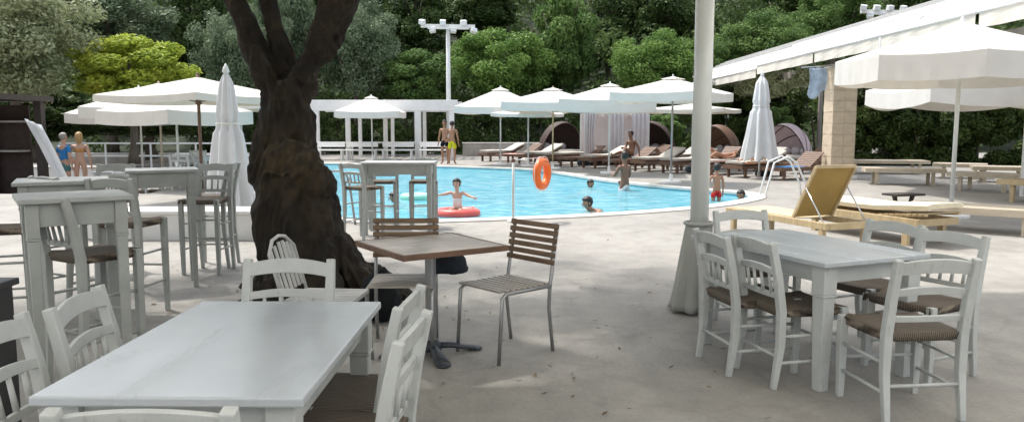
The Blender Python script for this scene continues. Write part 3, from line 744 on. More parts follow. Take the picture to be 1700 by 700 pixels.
def pedestal():
    A, B_, C_ = at(592, 400, .74), at(650, 425, .74), at(840, 406, .74); ex = C_ - B_; ex.z = 0
    c = (A + C_) / 2; rz = math.atan2(ex.y, ex.x); t = thing('pedestal_table', 'square grey brown wooden table on one metal column between the two slat chairs', 'table', (c.x, c.y, 0), rz)
    b = MB()
    for i in range(7): b.box((0, -.3 + i * .1, .727), (.70, .0965, .022))
    b.build('tabletop', 'teak_grey', t, .002)
    b = MB(); 
    for s_ in (-1, 1): b.box((0, s_ * .357, .722), (.74, .018, .036)); b.box((s_ * .361, 0, .722), (.018, .69, .036))
    b.build('edge_band', 'brown_wood', t, .003)
    b = MB().lathe([(.036, .06), (.036, .67), (.03, .70), (.10, .705), (.10, .712)], n=20); b.build('column', 'grey_metal', t, smooth=False)
    b = MB().lathe([(.07, .03), (.065, .07), (.045, .095), (.036, .10)], n=18)
    b.build('hub', 'cast_iron', t, smooth=True)
    for k in range(4):
        a = PI / 4 + k * PI / 2 + .55; d = Vector((math.cos(a), math.sin(a), 0))
        b = MB(); b.path([d * .04 + Vector((0, 0, .055)), d * .14 + Vector((0, 0, .05)), d * .22 + Vector((0, 0, .03)), d * .30 + Vector((0, 0, .018))], [(.03, .022), (.032, .02), (.045, .016), (.05, .012)], n=12, up=(-d.y, d.x, 0))
        b.ball(d * .30 + Vector((0, 0, .012)), .052, 12, (1, 1, .3)); b.build('foot', 'cast_iron', t, smooth=True)
pedestal()
# white slatted chair by the trunk
def folding_chair():
    t = thing('slatted_chair', 'white slatted chair on grey metal legs in front of the trunk, turned to the right', 'chair', (-1.14, 4.75, 0), face(-5))
    hw, hd = .2, .2
    b = MB()
    for i in range(9): b.box((-hw + .02 + i * .045, 0, .455), (.028, .42, .014))
    b.box((0, .195, .440), (.42, .02, .016)); b.box((0, -.195, .440), (.42, .02, .016)); b.build('seat', 'slat_grey', t, .003)
    b = MB(); rot = Matrix.Rotation(.2, 4, 'X')
    for i in range(6): x = -.16 + i * .064; b.path([(x, -hd - .01, .5), (x, -hd - .09, .80 - .04 * abs(i - 2.5) / 2.5)], [(.006, .013), (.006, .013)], sq=True)
    b.build('backrest', 'slat_grey', t)
    MB().path([(-.2, -hd - .005, .46), (-.2, -hd - .08, .74), (-.1, -hd - .10, .81), (0, -hd - .10, .825), (.1, -hd - .10, .81), (.2, -hd - .08, .74), (.2, -hd - .005, .46)], .011, n=8).build('back_frame', 'slat_grey', t, smooth=True)
    for sx in (-1, 1):
        for sy in (-1, 1): MB().path([(sx * .2, sy * .22, 0), (sx * .2, sy * .19, .44)], .0125, n=10).build('leg', 'grey_metal', t, smooth=True)
folding_chair()
def lump(name, label, cat, c, r, sc_, mat, seed, group=None, brim=0):
    b = MB(); b.ball((0, 0, 0), r, 28, sc_)
    for v_ in b.bm.verts:
        q = v_.co; n_ = 1 + .22 * noise.noise(q * 6 / max(.1, r * 3) + Vector((seed, 0, 0))) + .08 * noise.noise(q * 22 + Vector((seed, 3, 0))); v_.co = Vector((q.x * n_, q.y * n_, max(q.z * n_, -r * sc_[2] * .6)))
    if brim: b.lathe([(r * sc_[0] * .9, -r * sc_[2] * .6), (r * sc_[0] * 1.25, -r * sc_[2] * .62), (r * sc_[0] * 1.25, -r * sc_[2] * .55), (r * .8, -r * sc_[2] * .5)], n=28)
    o = b.build(name, mat, smooth=True); o.location = c; tag(o, label, cat, group); return o
b_ = at(737, 462, .47); lump('cloth_bag', 'dark slate cloth bag lying on the seat of the far slat chair', 'bag', (b_.x + .02, b_.y + .12, .545), .11, (1.25, .9, .85), 'dark_fabric', 2)
b_ = at(618, 545); lump('rucksack', 'black bag slumped on the ground at the foot of the trunk', 'bag', (b_.x + .02, b_.y + .25, .16), .17, (.9, .8, 1.4), 'black_fabric', 5)

# ------------------------------------------------------------------ parasols
def canopy_mesh(n, Rr, zp, ze, phase, sag=.06, sub=6, th=.006, zv=None, wav=.008):
    """pyramid of n cloth panels; returns MB for canopy and for valance"""
    b = MB(); vv = MB(); cor = [Vector((Rr * math.cos(phase + 2 * PI * k / n), Rr * math.sin(phase + 2 * PI * k / n), ze)) for k in range(n)]
    top = Vector((0, 0, zp))
    for k in range(n):
        A, B_ = cor[k], cor[(k + 1) % n]; g = []
        for i in range(sub + 1):
            u = .035 + .965 * i / sub; row = []
            for j in range(sub + 1):
                w_ = j / sub; e_ = A.lerp(B_, w_); p = top.lerp(e_, u); p.z -= sag * 4 * w_ * (1 - w_) * u * u + .25 * sag * math.sin(u * PI); row.append(p)
            g.append(row)
        b.slab(g, th)
        if zv is not None:
            g = []
            for i in range(3):
                row = []
                for j in range(13):
                    w_ = j / 12; e_ = A.lerp(B_, w_); z = ze - sag * 4 * w_ * (1 - w_); nn = Vector((e_.x, e_.y, 0)).normalized()
                    row.append(Vector((e_.x, e_.y, z - (z * 0 + (ze - zv)) * i / 2)) + nn * (.008 + wav * math.sin(j * 2.3 + k) * i / 2))
                g.append(row)
            vv.slab(g, th)
    return b, vv, cor
def parasol(name, label, loc, n, Rr, zp, ze, zv, phase=0, mat='canopy_white', polemat='white_metal', pr=.028, group=None, vent=True, base='round', strut=True, sag=.045):
    t = thing(name, label, 'parasol', loc, 0, group)
    cb, vb, cor = canopy_mesh(n, Rr, zp, ze, phase, sag=sag, zv=zv)
    cb.build('canopy', mat, t, smooth=False)
    if zv is not None: vb.build('valance', mat, t)
    if vent:
        k = .2; cb2, _, _ = canopy_mesh(n, Rr * k, zp + .035, zp + .035 - (zp - ze) * k * .9, phase, sag=.01, sub=3); cb2.build('vent', mat, t)
    MB().path([(0, 0, .0), (0, 0, zp + .05)], pr, n=12).build('pole', polemat, t, smooth=True)
    MB().lathe([(.0, zp + .0), (.03, zp + .03), (.025, zp + .07), (.0, zp + .09)], n=10).build('finial', polemat, t, smooth=True)
    zh = ze - (zp - ze) * .35
    MB().lathe([(pr, zh - .05), (pr * 1.9, zh - .04), (pr * 1.9, zh + .04), (pr, zh + .05)], n=12).build('hub', polemat, t)
    if strut:
        for c_ in cor:
            mpt = Vector((0, 0, zp)).lerp(c_, .55); mpt.z -= .05
            b = MB().path([(0, 0, zh), mpt], .011, n=6); tip = c_.copy(); tip.z += -.015; tip2 = Vector((0, 0, zp - .06))
            b.path([tip2, Vector((0, 0, zp)).lerp(c_, .5) - Vector((0, 0, .05)), tip * .99], .011, n=6); b.build('rib', polemat, t)
    MB().lathe([(.28, 0), (.28, .04), (.24, .06), (.05, .07), (.045, .22), (.03, .23)], n=24).build('base', 'white_plaster' if polemat != 'brown_wood' else 'grey_stone', t)
    return t
PG = 'open white parasols around the pool'
def para_px(px, d, ppx, epx, vpx, Rr, n, phase, label, gz=0, **k):
    x = (px - 850) / F * d
    zz = lambda y: atY(px, y, d).z - gz
    return parasol('parasol', label, (atY(px, 200, d).x, d, gz), n, Rr, zz(ppx), zz(epx), zz(vpx) if vpx else None, phase, group=PG, **k)
Q = PI / 4
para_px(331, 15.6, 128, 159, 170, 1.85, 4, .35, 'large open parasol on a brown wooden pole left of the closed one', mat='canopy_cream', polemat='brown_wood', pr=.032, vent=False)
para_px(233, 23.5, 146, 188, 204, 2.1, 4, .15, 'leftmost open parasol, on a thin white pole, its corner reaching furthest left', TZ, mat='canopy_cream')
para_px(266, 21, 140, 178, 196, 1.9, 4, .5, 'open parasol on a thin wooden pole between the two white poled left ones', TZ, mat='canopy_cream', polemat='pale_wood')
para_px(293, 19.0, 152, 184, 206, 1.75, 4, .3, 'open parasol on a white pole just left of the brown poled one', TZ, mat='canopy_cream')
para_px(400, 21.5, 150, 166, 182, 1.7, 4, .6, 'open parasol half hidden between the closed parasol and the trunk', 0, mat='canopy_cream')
para_px(617, 33.5, 160, 185, 195, 1.85, 4, Q * 1.02, 'lone square parasol in front of the white pergola')
para_px(831, 30, 146, 177, 188, 1.85, 4, .4, 'leftmost parasol of the row beyond the pool, with a sharp peak')
para_px(877, 29, 176, 188, 193, 1.55, 4, .5, 'low parasol tucked under the row, second pole from the left beyond the pool', vent=False)
para_px(918, 27.0, 147, 170, 184, 2.0, 4, .5, 'parasol on a wooden pole beyond the pool, second peak of the row', polemat='honey_wood')
para_px(1012, 24.5, 140, 166, 186, 2.0, 4, .6, 'parasol before the white curtained daybed, third peak of the row')
para_px(1116, 20.6, 129, 154, 168, 1.75, 4, .25, 'highest and widest parasol of the row beyond the pool, left of the grey pole', polemat='grey_metal')
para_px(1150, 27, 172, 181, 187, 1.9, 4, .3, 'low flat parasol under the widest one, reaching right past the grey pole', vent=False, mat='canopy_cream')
a0 = math.atan2(-.87, -.49)
para_px(1588, 12.82, 36, 98, 138, 1.86, 8, a0 + R(10), 'huge white octagonal parasol with deep valance at the right', sag=.03, pr=.034, polemat='pole_grey', vent=False)
para_px(1735, 17.2, 75, 146, 172, 3.6, 8, 1.2, 'white scalloped parasol behind and below the huge octagonal one', sag=.12)

def closed_parasol(label, px, d, ytop, ybot, rbot, rtop, mat='closed_white', seed=0, base=True):
    x = atY(px, 200, d).x; zt = atY(px, ytop, d).z; zb = atY(px, ybot, d).z
    t = thing('closed_parasol', label, 'parasol', (x, d, 0), 0, 'closed white parasols'); b = MB(); NS, NZ = 96, 40; rings = []
    for i in range(NZ + 1):
        u = i / NZ; z = zb + (zt - .12 - zb) * u
        r_ = rbot + (rtop - rbot) * u ** .85
        if u > .9: r_ *= 1 - ((u - .9) / .1) ** 1.5 * .75
        if abs(u - .62) < .05: r_ *= .86
        ring = []
        for k in range(NS):
            a = 2 * PI * k / NS; pl = math.cos(a * 8 + .7 * math.sin(u * 3 + seed) + seed); w_ = 1 + .30 * pl * (1 - u * .6) + .12 * noise.noise(Vector((math.cos(a) * 2, math.sin(a) * 2, u * 3 + seed)))
            ring.append(b.bm.verts.new((math.cos(a) * r_ * w_, math.sin(a) * r_ * w_, z - (.16 * (1 + pl) * .5 + .05 * noise.noise(Vector((a, seed, 1)))) * (1 - u) ** 6)))
        rings.append(ring)
    for a, c_ in zip(rings, rings[1:]):
        for k in range(NS): b.bm.faces.new((a[k], a[(k + 1) % NS], c_[(k + 1) % NS], c_[k]))
    b.bm.faces.new(rings[-1])
    b.build('folded_canopy', mat, t, smooth=True)
    MB().path([(0, 0, 0), (0, 0, zt - .1)], .028, n=12).build('pole', 'white_metal', t, smooth=True)
    MB().lathe([(.02, zt - .16), (.06, zt - .12), (.035, zt - .05), (.02, zt - .03), (.012, zt)], n=12).build('finial', 'white_metal', t, smooth=True)
    u = .62; MB().torus((0, 0, zb + (zt - .12 - zb) * u), rbot + (rtop - rbot) * u ** .85 * 1.0 - .005, .012).build('strap', 'rope_white', t, smooth=True)
    MB().lathe([(.27, 0), (.27, .04), (.23, .06), (.05, .07), (.045, .2), (.03, .21)], n=24).build('base', 'grey_stone', t)
closed_parasol('tall closed white parasol with long loose folds left of the tree trunk', 378, 12.4, 106, 343, .35, .085, seed=1)
closed_parasol('closed white parasol standing among the sun loungers left of the stone column', 1263, 22.0, 118, 258, .43, .12, seed=4)

# grey pole with its folded cloth skirt; the sails after it are unseen, added for soft shade
def make_skirted_pole():
    f = at(1157, 516); t = thing('skirted_pole', 'thick pale grey pole with a pleated grey cloth skirt round its foot', 'pole', (f.x, f.y, 0))
    MB().path([(0, 0, 0), (0, 0, 3.34)], .073, n=24).build('pole', 'pole_grey', t, smooth=True)
    b = MB(); NS, NZ = 80, 14; rings = []
    for i in range(NZ + 1):
        u = i / NZ; z = .02 + .70 * u; r_ = .165 - .065 * u ** .8; ring = []
        for k in range(NS):
            a = 2 * PI * k / NS; w_ = 1 + .17 * math.cos(a * 7 + u) * (1 - u * .5) + .05 * noise.noise(Vector((math.cos(a) * 2, math.sin(a) * 2, u * 2)))
            ring.append(b.bm.verts.new((math.cos(a) * r_ * w_ - .05 * (1 - u), math.sin(a) * r_ * w_, z)))
        rings.append(ring)
    for a, c_ in zip(rings, rings[1:]):
        for k in range(NS): b.bm.faces.new((a[k], a[(k + 1) % NS], c_[(k + 1) % NS], c_[k]))
    b.bm.faces.new(rings[-1]); b.bm.faces.new(rings[0][::-1]); b.build('skirt', 'skirt_grey', t, smooth=True)
    MB().torus((0, 0, .72), .112, .014).build('collar', 'skirt_grey', t, smooth=True)
make_skirted_pole()
def added_shade_sail(label, x0, x1, y0, y1, z):  # out of view, added overhead to give the seating soft bright shade
    t = thing('added_shade_sail', label, 'shade sail', ((x0 + x1) / 2, (y0 + y1) / 2, 0), 0, 'unseen white shade sails added over the tables'); hx, hy = (x1 - x0) / 2, (y1 - y0) / 2; g = []
    for i in range(15):
        row = []
        for j in range(15):
            u, v_ = -1 + i / 7, -1 + j / 7; k = .93 + .07 * max(abs(u), abs(v_)) ** 3; row.append((u * hx * (.95 + .05 * v_ * v_), v_ * hy * (.95 + .05 * u * u), z - .14 * (1 - u * u) * (1 - v_ * v_)))
        g.append(row)
    MB().slab(g, .004).build('cloth', 'added_sail_cloth', t, smooth=True)
    b = MB().path([(-hx, -hy, z), (hx, -hy, z)], .012, n=6).path([(-hx, hy, z), (hx, hy, z)], .012, n=6); b.build('cable', 'steel', t)
added_shade_sail('unseen white shade sail added over the right table to soften the shade', -.55, 5.4, -2.5, 8.3, 3.35)
added_shade_sail('unseen white shade sail added over the near left table to soften the shade', -6.6, -.65, -3.0, 5.6, 3.38)

# ------------------------------------------------------------------ awning roof, column, floodlights
XL, ZL, XH, ZH = 8.5, 3.55, 9.75, 4.19
ys = [11.0, 14.6, 18.4, 22.4, 27.6, 33.2, 39.5]
AL = ['white awning panel nearest the camera, above the huge octagonal parasol', 'white awning panel over the octagonal parasol, second from the near end of the roof', 'white awning panel directly right of the floodlights above the roof', 'white awning panel just over the stone column', 'white awning panel left of the stone column, past the step in the roof edge', 'white awning panel at the far low end of the long roof']
for i, (y0, y1) in enumerate(zip(ys, ys[1:])):
    t = thing('awning', AL[i], 'awning', (0, 0, 0), 0, 'white awning panels of the long roof'); off = .10 if i in (4, 5) else 0
    g = []
    for a in range(9):
        row = []
        for c_ in range(5):
            u, w_ = a / 8, c_ / 4; row.append((XL + (XH - XL) * u, y0 + .06 + (y1 - y0 - .12) * w_, ZL - off + (ZH - ZL) * u - .10 * math.sin(u * PI) * 1 - .03 * math.sin(w_ * PI)))
        g.append(row)
    MB().slab(g, .01).build('fabric', 'awning_white', t)
    g = [[(XL - .005, y0 + .06 + (y1 - y0 - .12) * k / 12, ZL - off - .02 - zz) + () for zz in (0, .14, .28)] for k in range(13)]
    g = [[Vector(q) + Vector((.012 * math.sin(k * 2.1) * (j), 0, 0)) for j, q in enumerate(row)] for k, row in enumerate(g)]
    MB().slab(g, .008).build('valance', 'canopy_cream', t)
    MB().path([(XL, y0 + .04, ZL - off), (XL, y1 - .04, ZL - off)], .035, n=10).build('front_bar', 'white_metal', t, smooth=True)
    MB().path([(XH, y0 + .04, ZH - off + .02), (XH, y1 - .04, ZH - off + .02)], .06, n=10).build('roller', 'white_metal', t, smooth=True)
    MB().path([(XL + .05, y0 + .4, ZL - off + .02), (XH - .05, y0 + .4, ZH - off - .03)], .02, n=8).build('arm', 'white_metal', t)
t = thing('steel_pergola', 'white steel frame of rails and posts carrying the awning panels', 'pergola')
b = MB()
for x, z in ((9.0, 3.90), (9.4, 4.10)): b.path([(x, ys[0], z), (x, ys[-1], z)], [(.02, .02)] * 2, sq=True)
b.build('rail', 'white_metal', t)
for x, z in ((9.95, 4.30), (10.18, 4.40), (10.41, 4.50), (10.62, 4.59)): MB().box((x, (ys[0] + ys[-1]) / 2, z), (.13, ys[-1] - ys[0], .05)).build('louvre', 'slat_grey', t)
b = MB().box((9.65, (ys[0] + ys[-1]) / 2 + 1, 3.22), (.16, ys[-1] - ys[0] - 2, .22)); b.build('beam', 'grey_stone', t)
MB().box((10.5, (ys[0] + ys[-1]) / 2, 4.35), (.1, ys[-1] - ys[0], .2)).build('beam', 'white_metal', t)
for y in (16, 38.5): MB().box((10.5, y, 2.15), (.12, .12, 4.2)).build('post', 'white_metal', t)
t = thing('lattice_ceiling', 'grey lattice ceiling with hanging foliage under the awnings', 'pergola roof')
b = MB()
for i in range(26): b.box((11.6, 13 + i, 3.3), (3.6, .07, .14))
b.box((11.0, 26, 3.42), (.1, 27, .1)); b.box((12.9, 26, 3.42), (.1, 27, .1)); b.build('batten', 'grey_stone', t)
for y in (14, 33.3): MB().box((13.0, y, 1.62), (.14, .14, 3.2)).build('post', 'grey_stone', t)
t = thing('climbing_plant', 'pale leafy climber trailing along the beam under the awnings', 'climbing plant', (9.5, 28, 0)); rg = random.Random(61); cl = []
for i in range(90):
    yy = rg.uniform(-6, 8); cl.append((rg.uniform(-.35, .5), yy, 3.0 + .12 * math.sin(yy * 2) + rg.uniform(-.25, .2), rg.uniform(.16, .34)))
V, tt = crown_data(61, cl, 26000, .05); o = bpy.data.objects.new('foliage', leafmesh('foliage', V, tt, 'leaf_olive')); col.objects.link(o); o.parent = t
b = MB().path([(3.4, 5.3, 0), (3.2, 5.3, 1.6), (2.6, 5.3, 3.2), (.3, 4.5, 3.15), (0, -5, 3.12)], [.05, .045, .04, .03, .02], n=8); b.build('stem', 'bark_grey', t, smooth=True)
def stone_column():
    c = at(1391, 297); t = thing('stone_column', 'square sand coloured stone block column holding the awning roof', 'column', (9.22, 22.2, 0))
    b = MB(); h = .31; n = 10
    for i in range(n):
        z = i * h + h / 2; j = .006 * (i % 2); b.box((-.165, 0, z), (.325 - j, .66, h - .012)); b.box((.165, 0, z), (.325 + j, .654, h - .012))
    b.box((0, 0, n * h / 2), (.63, .63, n * h - .02)); b.build('shaft', 'stone_block', t, .006)
    MB().box((0, 0, .05), (.8, .8, .1)).build('plinth', 'white_plaster', t, .01)
    MB().box((0, 0, n * h + .03), (.72, .72, .06)).build('cap', 'white_plaster', t, .006)
stone_column()
g = []
for i in range(9):
    row = []
    for j in range(13):
        u, v_ = i / 8, j / 12; row.append((8.12 + .5 * u + .03 * math.sin(v_ * 4), 21.7 + .08 * math.sin(u * 9) * (1 - .3 * v_), 3.05 - v_ * (.72 + .12 * math.sin(u * 5))))
    g.append(row)
o = MB().slab(g, .008).build('hanging_towel', 'towel_pale', smooth=True); tag(o, 'pale blue and white towel hanging beside the stone column', 'towel')
o = MB().path([(7.9, 21.7, 3.06), (9.55, 21.7, 3.16)], .02, n=8).build('hanging_rail', 'steel'); tag(o, 'thin rail under the awning carrying the pale blue towel', 'rail')

def floodlights(label, px, d, ytop, ybar, halfpx, lamps, gz=0, n=6, big=1.0, grp='floodlight masts'):
    x = atY(px, 200, d).x; zb = atY(px, ybar, d).z; hw = halfpx / F * d
    t = thing('floodlight_mast', label, 'floodlight', (x, d, gz), .12, grp)
    MB().path([(0, 0, 0), (0, 0, (zb - gz) * .5), (0, 0, zb - gz + .05)], [.13, .11, .09], n=14).build('mast', 'white_metal', t, smooth=True)
    MB().box((0, 0, .1), (.5, .5, .2)).build('footing', 'grey_stone', t, .01)
    b = MB().box((0, 0, zb - gz), (hw * 2, .16, .16)); b.box((0, -.2, zb - gz - .12), (hw * 1.5, .08, .08)); b.build('crossbar', 'white_metal', t, .01)
    for i in range(n):
        u = -1 + 2 * i / (n - 1); zz = zb - gz + (.22 if i % 2 == 0 else -.26) * big
        h = MB(); rot = Matrix.Rotation(R(-25 if i % 2 else 20), 4, 'X') @ Matrix.Rotation(u * .5, 4, 'Z')
        h.box((u * hw * .95, -.12, zz), (.36 * big, .2, .28 * big), mat=rot); lamp = h.build('lamp_head', 'white_metal', t, .01)
        g_ = MB().box(Vector((u * hw * .95, -.12, zz)) + rot @ Vector((0, -.105, 0)), (.31 * big, .02, .23 * big), mat=rot).build('lens', 'lamp_glass', lamp)
        MB().path([(u * hw * .95, 0, zb - gz), (u * hw * .95, -.06, zz)], .02, n=6).build('bracket', 'white_metal', t)
floodlights('white floodlight mast with wide crossbar behind the white pergola', 745, 37.2, 30, 44, 44, 6, n=6, big=.75)
floodlights('floodlight mast behind the awning roof, only its lamps showing', 1455, 36.0, 5, 20, 36, 6, n=7, big=.75)

# ------------------------------------------------------------------ white pergola, walls and railings
def pergola():
    Yf, Yb = 35.0, 38.0; t = thing('pergola', 'long flat white pergola beyond the far pool edge', 'pergola')
    zt, zb = atY(640, 166, Yf).z, atY(640, 184, Yf).z; xl, xr = atY(515, 200, Yf).x, atY(760, 200, Yf).x
    MB().box(((xl + xr) / 2, Yf, (zt + zb) / 2), (xr - xl, .22, zt - zb)).build('front_beam', 'white_plaster', t, .01)
    MB().box(((xl + xr) / 2, Yb, (zt + zb) / 2), (xr - xl, .22, zt - zb)).build('back_beam', 'white_plaster', t, .01)
    b = MB(); n = 16
    for i in range(n): b.box((xl + .3 + i * (xr - xl - .6) / (n - 1), (Yf + Yb) / 2, zt - .12), (.09, Yb - Yf - .25, .18))
    b.build('rafter', 'white_plaster', t)
    for px, wd in ((523, .40), (578, .2), (640, .17), (694, .28), (750, .22)):
        x = atY(px, 220, Yf).x; MB().box((x, Yf, zb / 2 - .002), (wd, .2, zb)).build('post', 'white_plaster', t, .01)
    for px in (525, 598, 652, 705, 748):
        x = atY(px, 220, Yb).x; MB().box((x, Yb, zb / 2 - .002), (.16, .16, zb)).build('post', 'white_plaster', t, .01)
pergola()
def rail(label, x0, x1, y, z, gz=0, sp=1.3, mat='white_metal', n=2):
    t = thing('railing', label, 'railing', ((x0 + x1) / 2, y, gz)); L_ = x1 - x0
    b = MB()
    for k in range(n): b.box((0, 0, z - k * z * .42), (L_, .05, .07))
    b.build('bar', mat, t)
    q = int(L_ / sp)
    for i in range(q + 1): MB().box((-L_ / 2 + i * L_ / q, .03, z / 2), (.06, .06, z)).build('post', mat, t)
rail('low pale railing under the white pergola', -8.4, -2.8, 34.4, .75, n=2)
rail('white railing running along the left edge behind the people', -19, -9.5, 33, 1.25, TZ, 1.6)
rail('white railing behind the chairs under the left parasols', -11.8, -8.2, 27.5, 1.0, TZ, 1.2)
def wall(name, label, x0, x1, y0, y1, h, mat, gz=0, cap='coping', rz=0):
    t = thing(name, label, 'wall', ((x0 + x1) / 2, (y0 + y1) / 2, gz), rz)
    MB().box((0, 0, h / 2 - .01), (x1 - x0, y1 - y0, h)).build('masonry', mat, t, .01); MB().box((0, 0, h + .02), (x1 - x0 + .06, y1 - y0 + .06, .05)).build('cap', cap, t, .008)
wall('garden_wall', 'low dark stone wall with pale cap between pergola and middle parasols', -2.4, 4.2, 38.2, 38.6, .62, 'grey_stone')
wall('low_wall', 'long low whitewashed bench wall in the sun behind the middle bar table', -5.6, -2.95, 10.2, 10.75, .34, 'white_plaster', cap='white_plaster')
wall('low_wall', 'white low wall beneath the far left railing', -20, -12.6, 25.5, 25.9, .62, 'white_plaster', TZ)
def kiosk():
    t = thing('timber_kiosk', 'dark timber kiosk with shelves at the far left edge', 'kiosk', (-15.35, 20.5, TZ))
    MB().box((0, 0, 2.72), (5.2, 3.0, .14)).build('roof', 'dark_wood', t)
    for x, y in ((2.35, -1.2), (-2.3, -1.2), (2.35, 1.2), (-2.3, 1.2), (1.0, 1.25)): MB().box((x, y, 1.33), (.2, .2, 2.64)).build('post', 'dark_wood', t)
    MB().box((-.1, 1.32, 1.3), (4.2, .06, 2.5)).build('back_panel', 'shelf_red', t)
    for z in (1.3, 2.1): MB().box((-.1, 1.05, z), (4.2, .42, .05)).build('shelf', 'grey_stone', t)
    MB().box((-.6, -1.15, .45), (3.2, .6, .95)).build('counter', 'white_plaster', t, .01)
kiosk()
g = []
for i in range(7):
    row = []
    for j in range(17):
        u, v_ = i / 6, j / 16; x = -11.75 + .85 * v_ + (.10 * (1 - v_) + .26) * u; row.append((x, 19.0 + .06 * math.sin(u * 14) + .05 * math.sin(v_ * 5), 1.66 - 1.75 * v_ ** .9 - .15 * u * (1 - v_)))
    g.append(row)
o = MB().slab(g, .01).build('curtain', 'closed_white', smooth=True); tag(o, 'white cloth drawn slanting from the dark kiosk post', 'curtain')

# dark litter bin at the left edge
o = MB().box((0, 0, .4), (.42, .42, .8)).box((0, 0, .815), (.46, .46, .03)).box((0, -.216, .6), (.2, .01, .1)).build('litter_bin', 'dark_plastic', None, .008); o.location = (-2.42, 3.2, 0); tag(o, 'dark upright bin cut off by the left edge behind the white chairs', 'bin')

# tables and chairs on the sunken terrace, and in front of the pergola
TG = 'pale chairs on the terrace under the left parasols'
for i, (px, d, deg, lb) in enumerate(((206, 19.5, 100, 'white chair on the left terrace, leftmost under the parasols'), (236, 18.6, 80, 'white chair on the left terrace right of the leftmost one, back to the camera'), (258, 18.8, 95, 'white chair on the left terrace in front of the wooden pole'), (283, 20.5, 190, 'white chair on the left terrace turned left, between the wooden and brown poles'), (306, 18.4, 85, 'white chair on the left terrace right before the brown pole'), (322, 20.6, -90, 'white chair on the left terrace facing the camera beside the brown pole'), (345, 18.8, 60, 'white chair on the left terrace closest to the closed parasol'))):
    x = atY(px, 260, d).x; on = d * .99 > 17.2 and x < -8.0 - (d - 17.2) * .193
    place(chair, (x, d, TZ if on else 0), face(deg), lb, TG)
def small_table(px, d, gz, lb, w_=.9):
    x = atY(px, 260, d).x; c = [Vector((x - w_ / 2, d - .4, 0)), Vector((x + w_ / 2, d - .4, 0)), Vector((x + w_ / 2, d + .4, 0)), Vector((x - w_ / 2, d + .4, 0))]
    t = make_table('dining_table', lb, c, .75, .06, 'white_paint', 'white_tabletop'); t.location.z = gz
small_table(248, 19.8, TZ, 'white table on the left terrace under the cream parasols'); small_table(190, 21.5, TZ, 'white table on the left terrace near the two standing people')
small_table(318, 19.5, 0, 'white table beneath the brown poled parasol')
for px, lb in ((600, 'white bench left of the lone square parasol pole'), (660, 'white bench right of the lone square parasol pole'), (545, 'white bench by the left post of the white pergola'), (722, 'white bench by the standing couple under the pergola')):
    x = atY(px, 250, 33.8).x; t = thing('bench', lb, 'bench', (x, 33.8, 0), 0, 'benches before the white pergola')
    MB().box((0, 0, .44), (1.35, .45, .05)).build('seat', 'white_plaster', t, .005)
    MB().box((0, .24, .68), (1.35, .05, .22)).build('backrest', 'white_plaster', t, .005)
    for sx in (-.6, .6):
        for sy in (-.18, .2): MB().box((sx, sy, .21), (.07, .06, .42)).build('leg', 'white_plaster', t)

# ------------------------------------------------------------------ sun loungers beyond the pool (dark wood, pale mattress)
def make_lounger(mat='brown_wood', back=42, mattress='mattress', name='sun_lounger'):
    t = thing(name, 'x', 'sun lounger'); W, L_ = .68, 1.95; hz = .30     # feet towards +Y, head at -Y
    b = MB()
    for s_ in (-1, 1): b.box((s_ * W / 2, 0, hz), (.045, L_, .09))
    b.box((0, L_ / 2 - .02, hz), (W - .05, .04, .09)); b.box((0, -L_ / 2 + .02, hz), (W - .05, .04, .09)); b.build('frame', mat, t, .004)
    for sx in (-1, 1):
        for sy in (-.78, .78): MB().box((sx * (W / 2 - .03), sy, .13), (.06, .08, .26)).build('leg', mat, t, .003)
    b = MB()
    for i in range(13): b.box((0, -.25 + i * .092, hz + .035), (W - .06, .07, .018))
    b.build('slats', mat, t)
    A = R(back); hy = -.32; ca, sa = math.cos(A), math.sin(A); b = MB(); rot = Matrix.Rotation(-A, 4, 'X')
    for i in range(8): b.box((0, hy - ca * (.05 + i * .088), hz + .045 + sa * (.05 + i * .088)), (W - .06, .07, .018), mat=rot)
    for s_ in (-1, 1): b.box((s_ * (W / 2 - .06), hy - ca * .36, hz + .03 + sa * .36), (.035, .74, .035), mat=rot)
    b.build('backrest', mat, t)
    if back > 5: MB().path([(-.22, hy - ca * .5, hz + sa * .5), (-.22, hy - .66, hz)], .012, n=6).path([(.22, hy - ca * .5, hz + sa * .5), (.22, hy - .66, hz)], .012, n=6).build('prop', mat, t)
    if mattress:
        g = []
        pth = [(L_ / 2 - .04, hz + .11), (.5, hz + .115), (0, hz + .11), (hy + .05, hz + .115), (hy - .08, hz + .12 + sa * .06), (hy - ca * .35, hz + .115 + sa * .35), (hy - ca * .76, hz + .10 + sa * .76)]
        for k in range(9):
            u = -1 + k / 4; row = [(u * (W / 2 - .04), y, z - .02 * abs(u) ** 6) for y, z in pth]; g.append(row)
        MB().slab(g, .07).build('mattress', mattress, t, .01)
    return t
lng = make_lounger(back=24); lng2 = make_lounger(back=0); lng3 = make_lounger(back=34, mattress=None)
LG = 'brown wooden sun loungers in rows beyond the pool'
P0, P1 = Vector((-.75, 33.0, 0)), Vector((7.6, 21.8, 0)); dl = (P1 - P0).normalized(); nl = Vector((dl.y, -dl.x, 0))
if nl.y > 0: nl = -nl
lab = ['brown sun lounger at the left end of the front row beyond the pool', 'brown sun lounger under the sharply peaked parasol beyond the pool', 'brown sun lounger beyond the pool, just left of above the orange lifebuoy', 'brown sun lounger beyond the pool, straight behind the orange lifebuoy', 'brown sun lounger beyond the pool, right of above the orange lifebuoy', 'brown sun lounger in front of the white curtained daybed', 'brown sun lounger beyond the pool behind the wading adult', 'brown sun lounger left of the grey pole, before the dark leafy shrub', 'brown sun lounger crossed by the grey pole in view', 'brown sun lounger carrying a sunbather on a pink towel, right of the grey pole', 'brown sun lounger in front of the closed parasol at the right', 'brown sun lounger behind the pool ladder at the right']
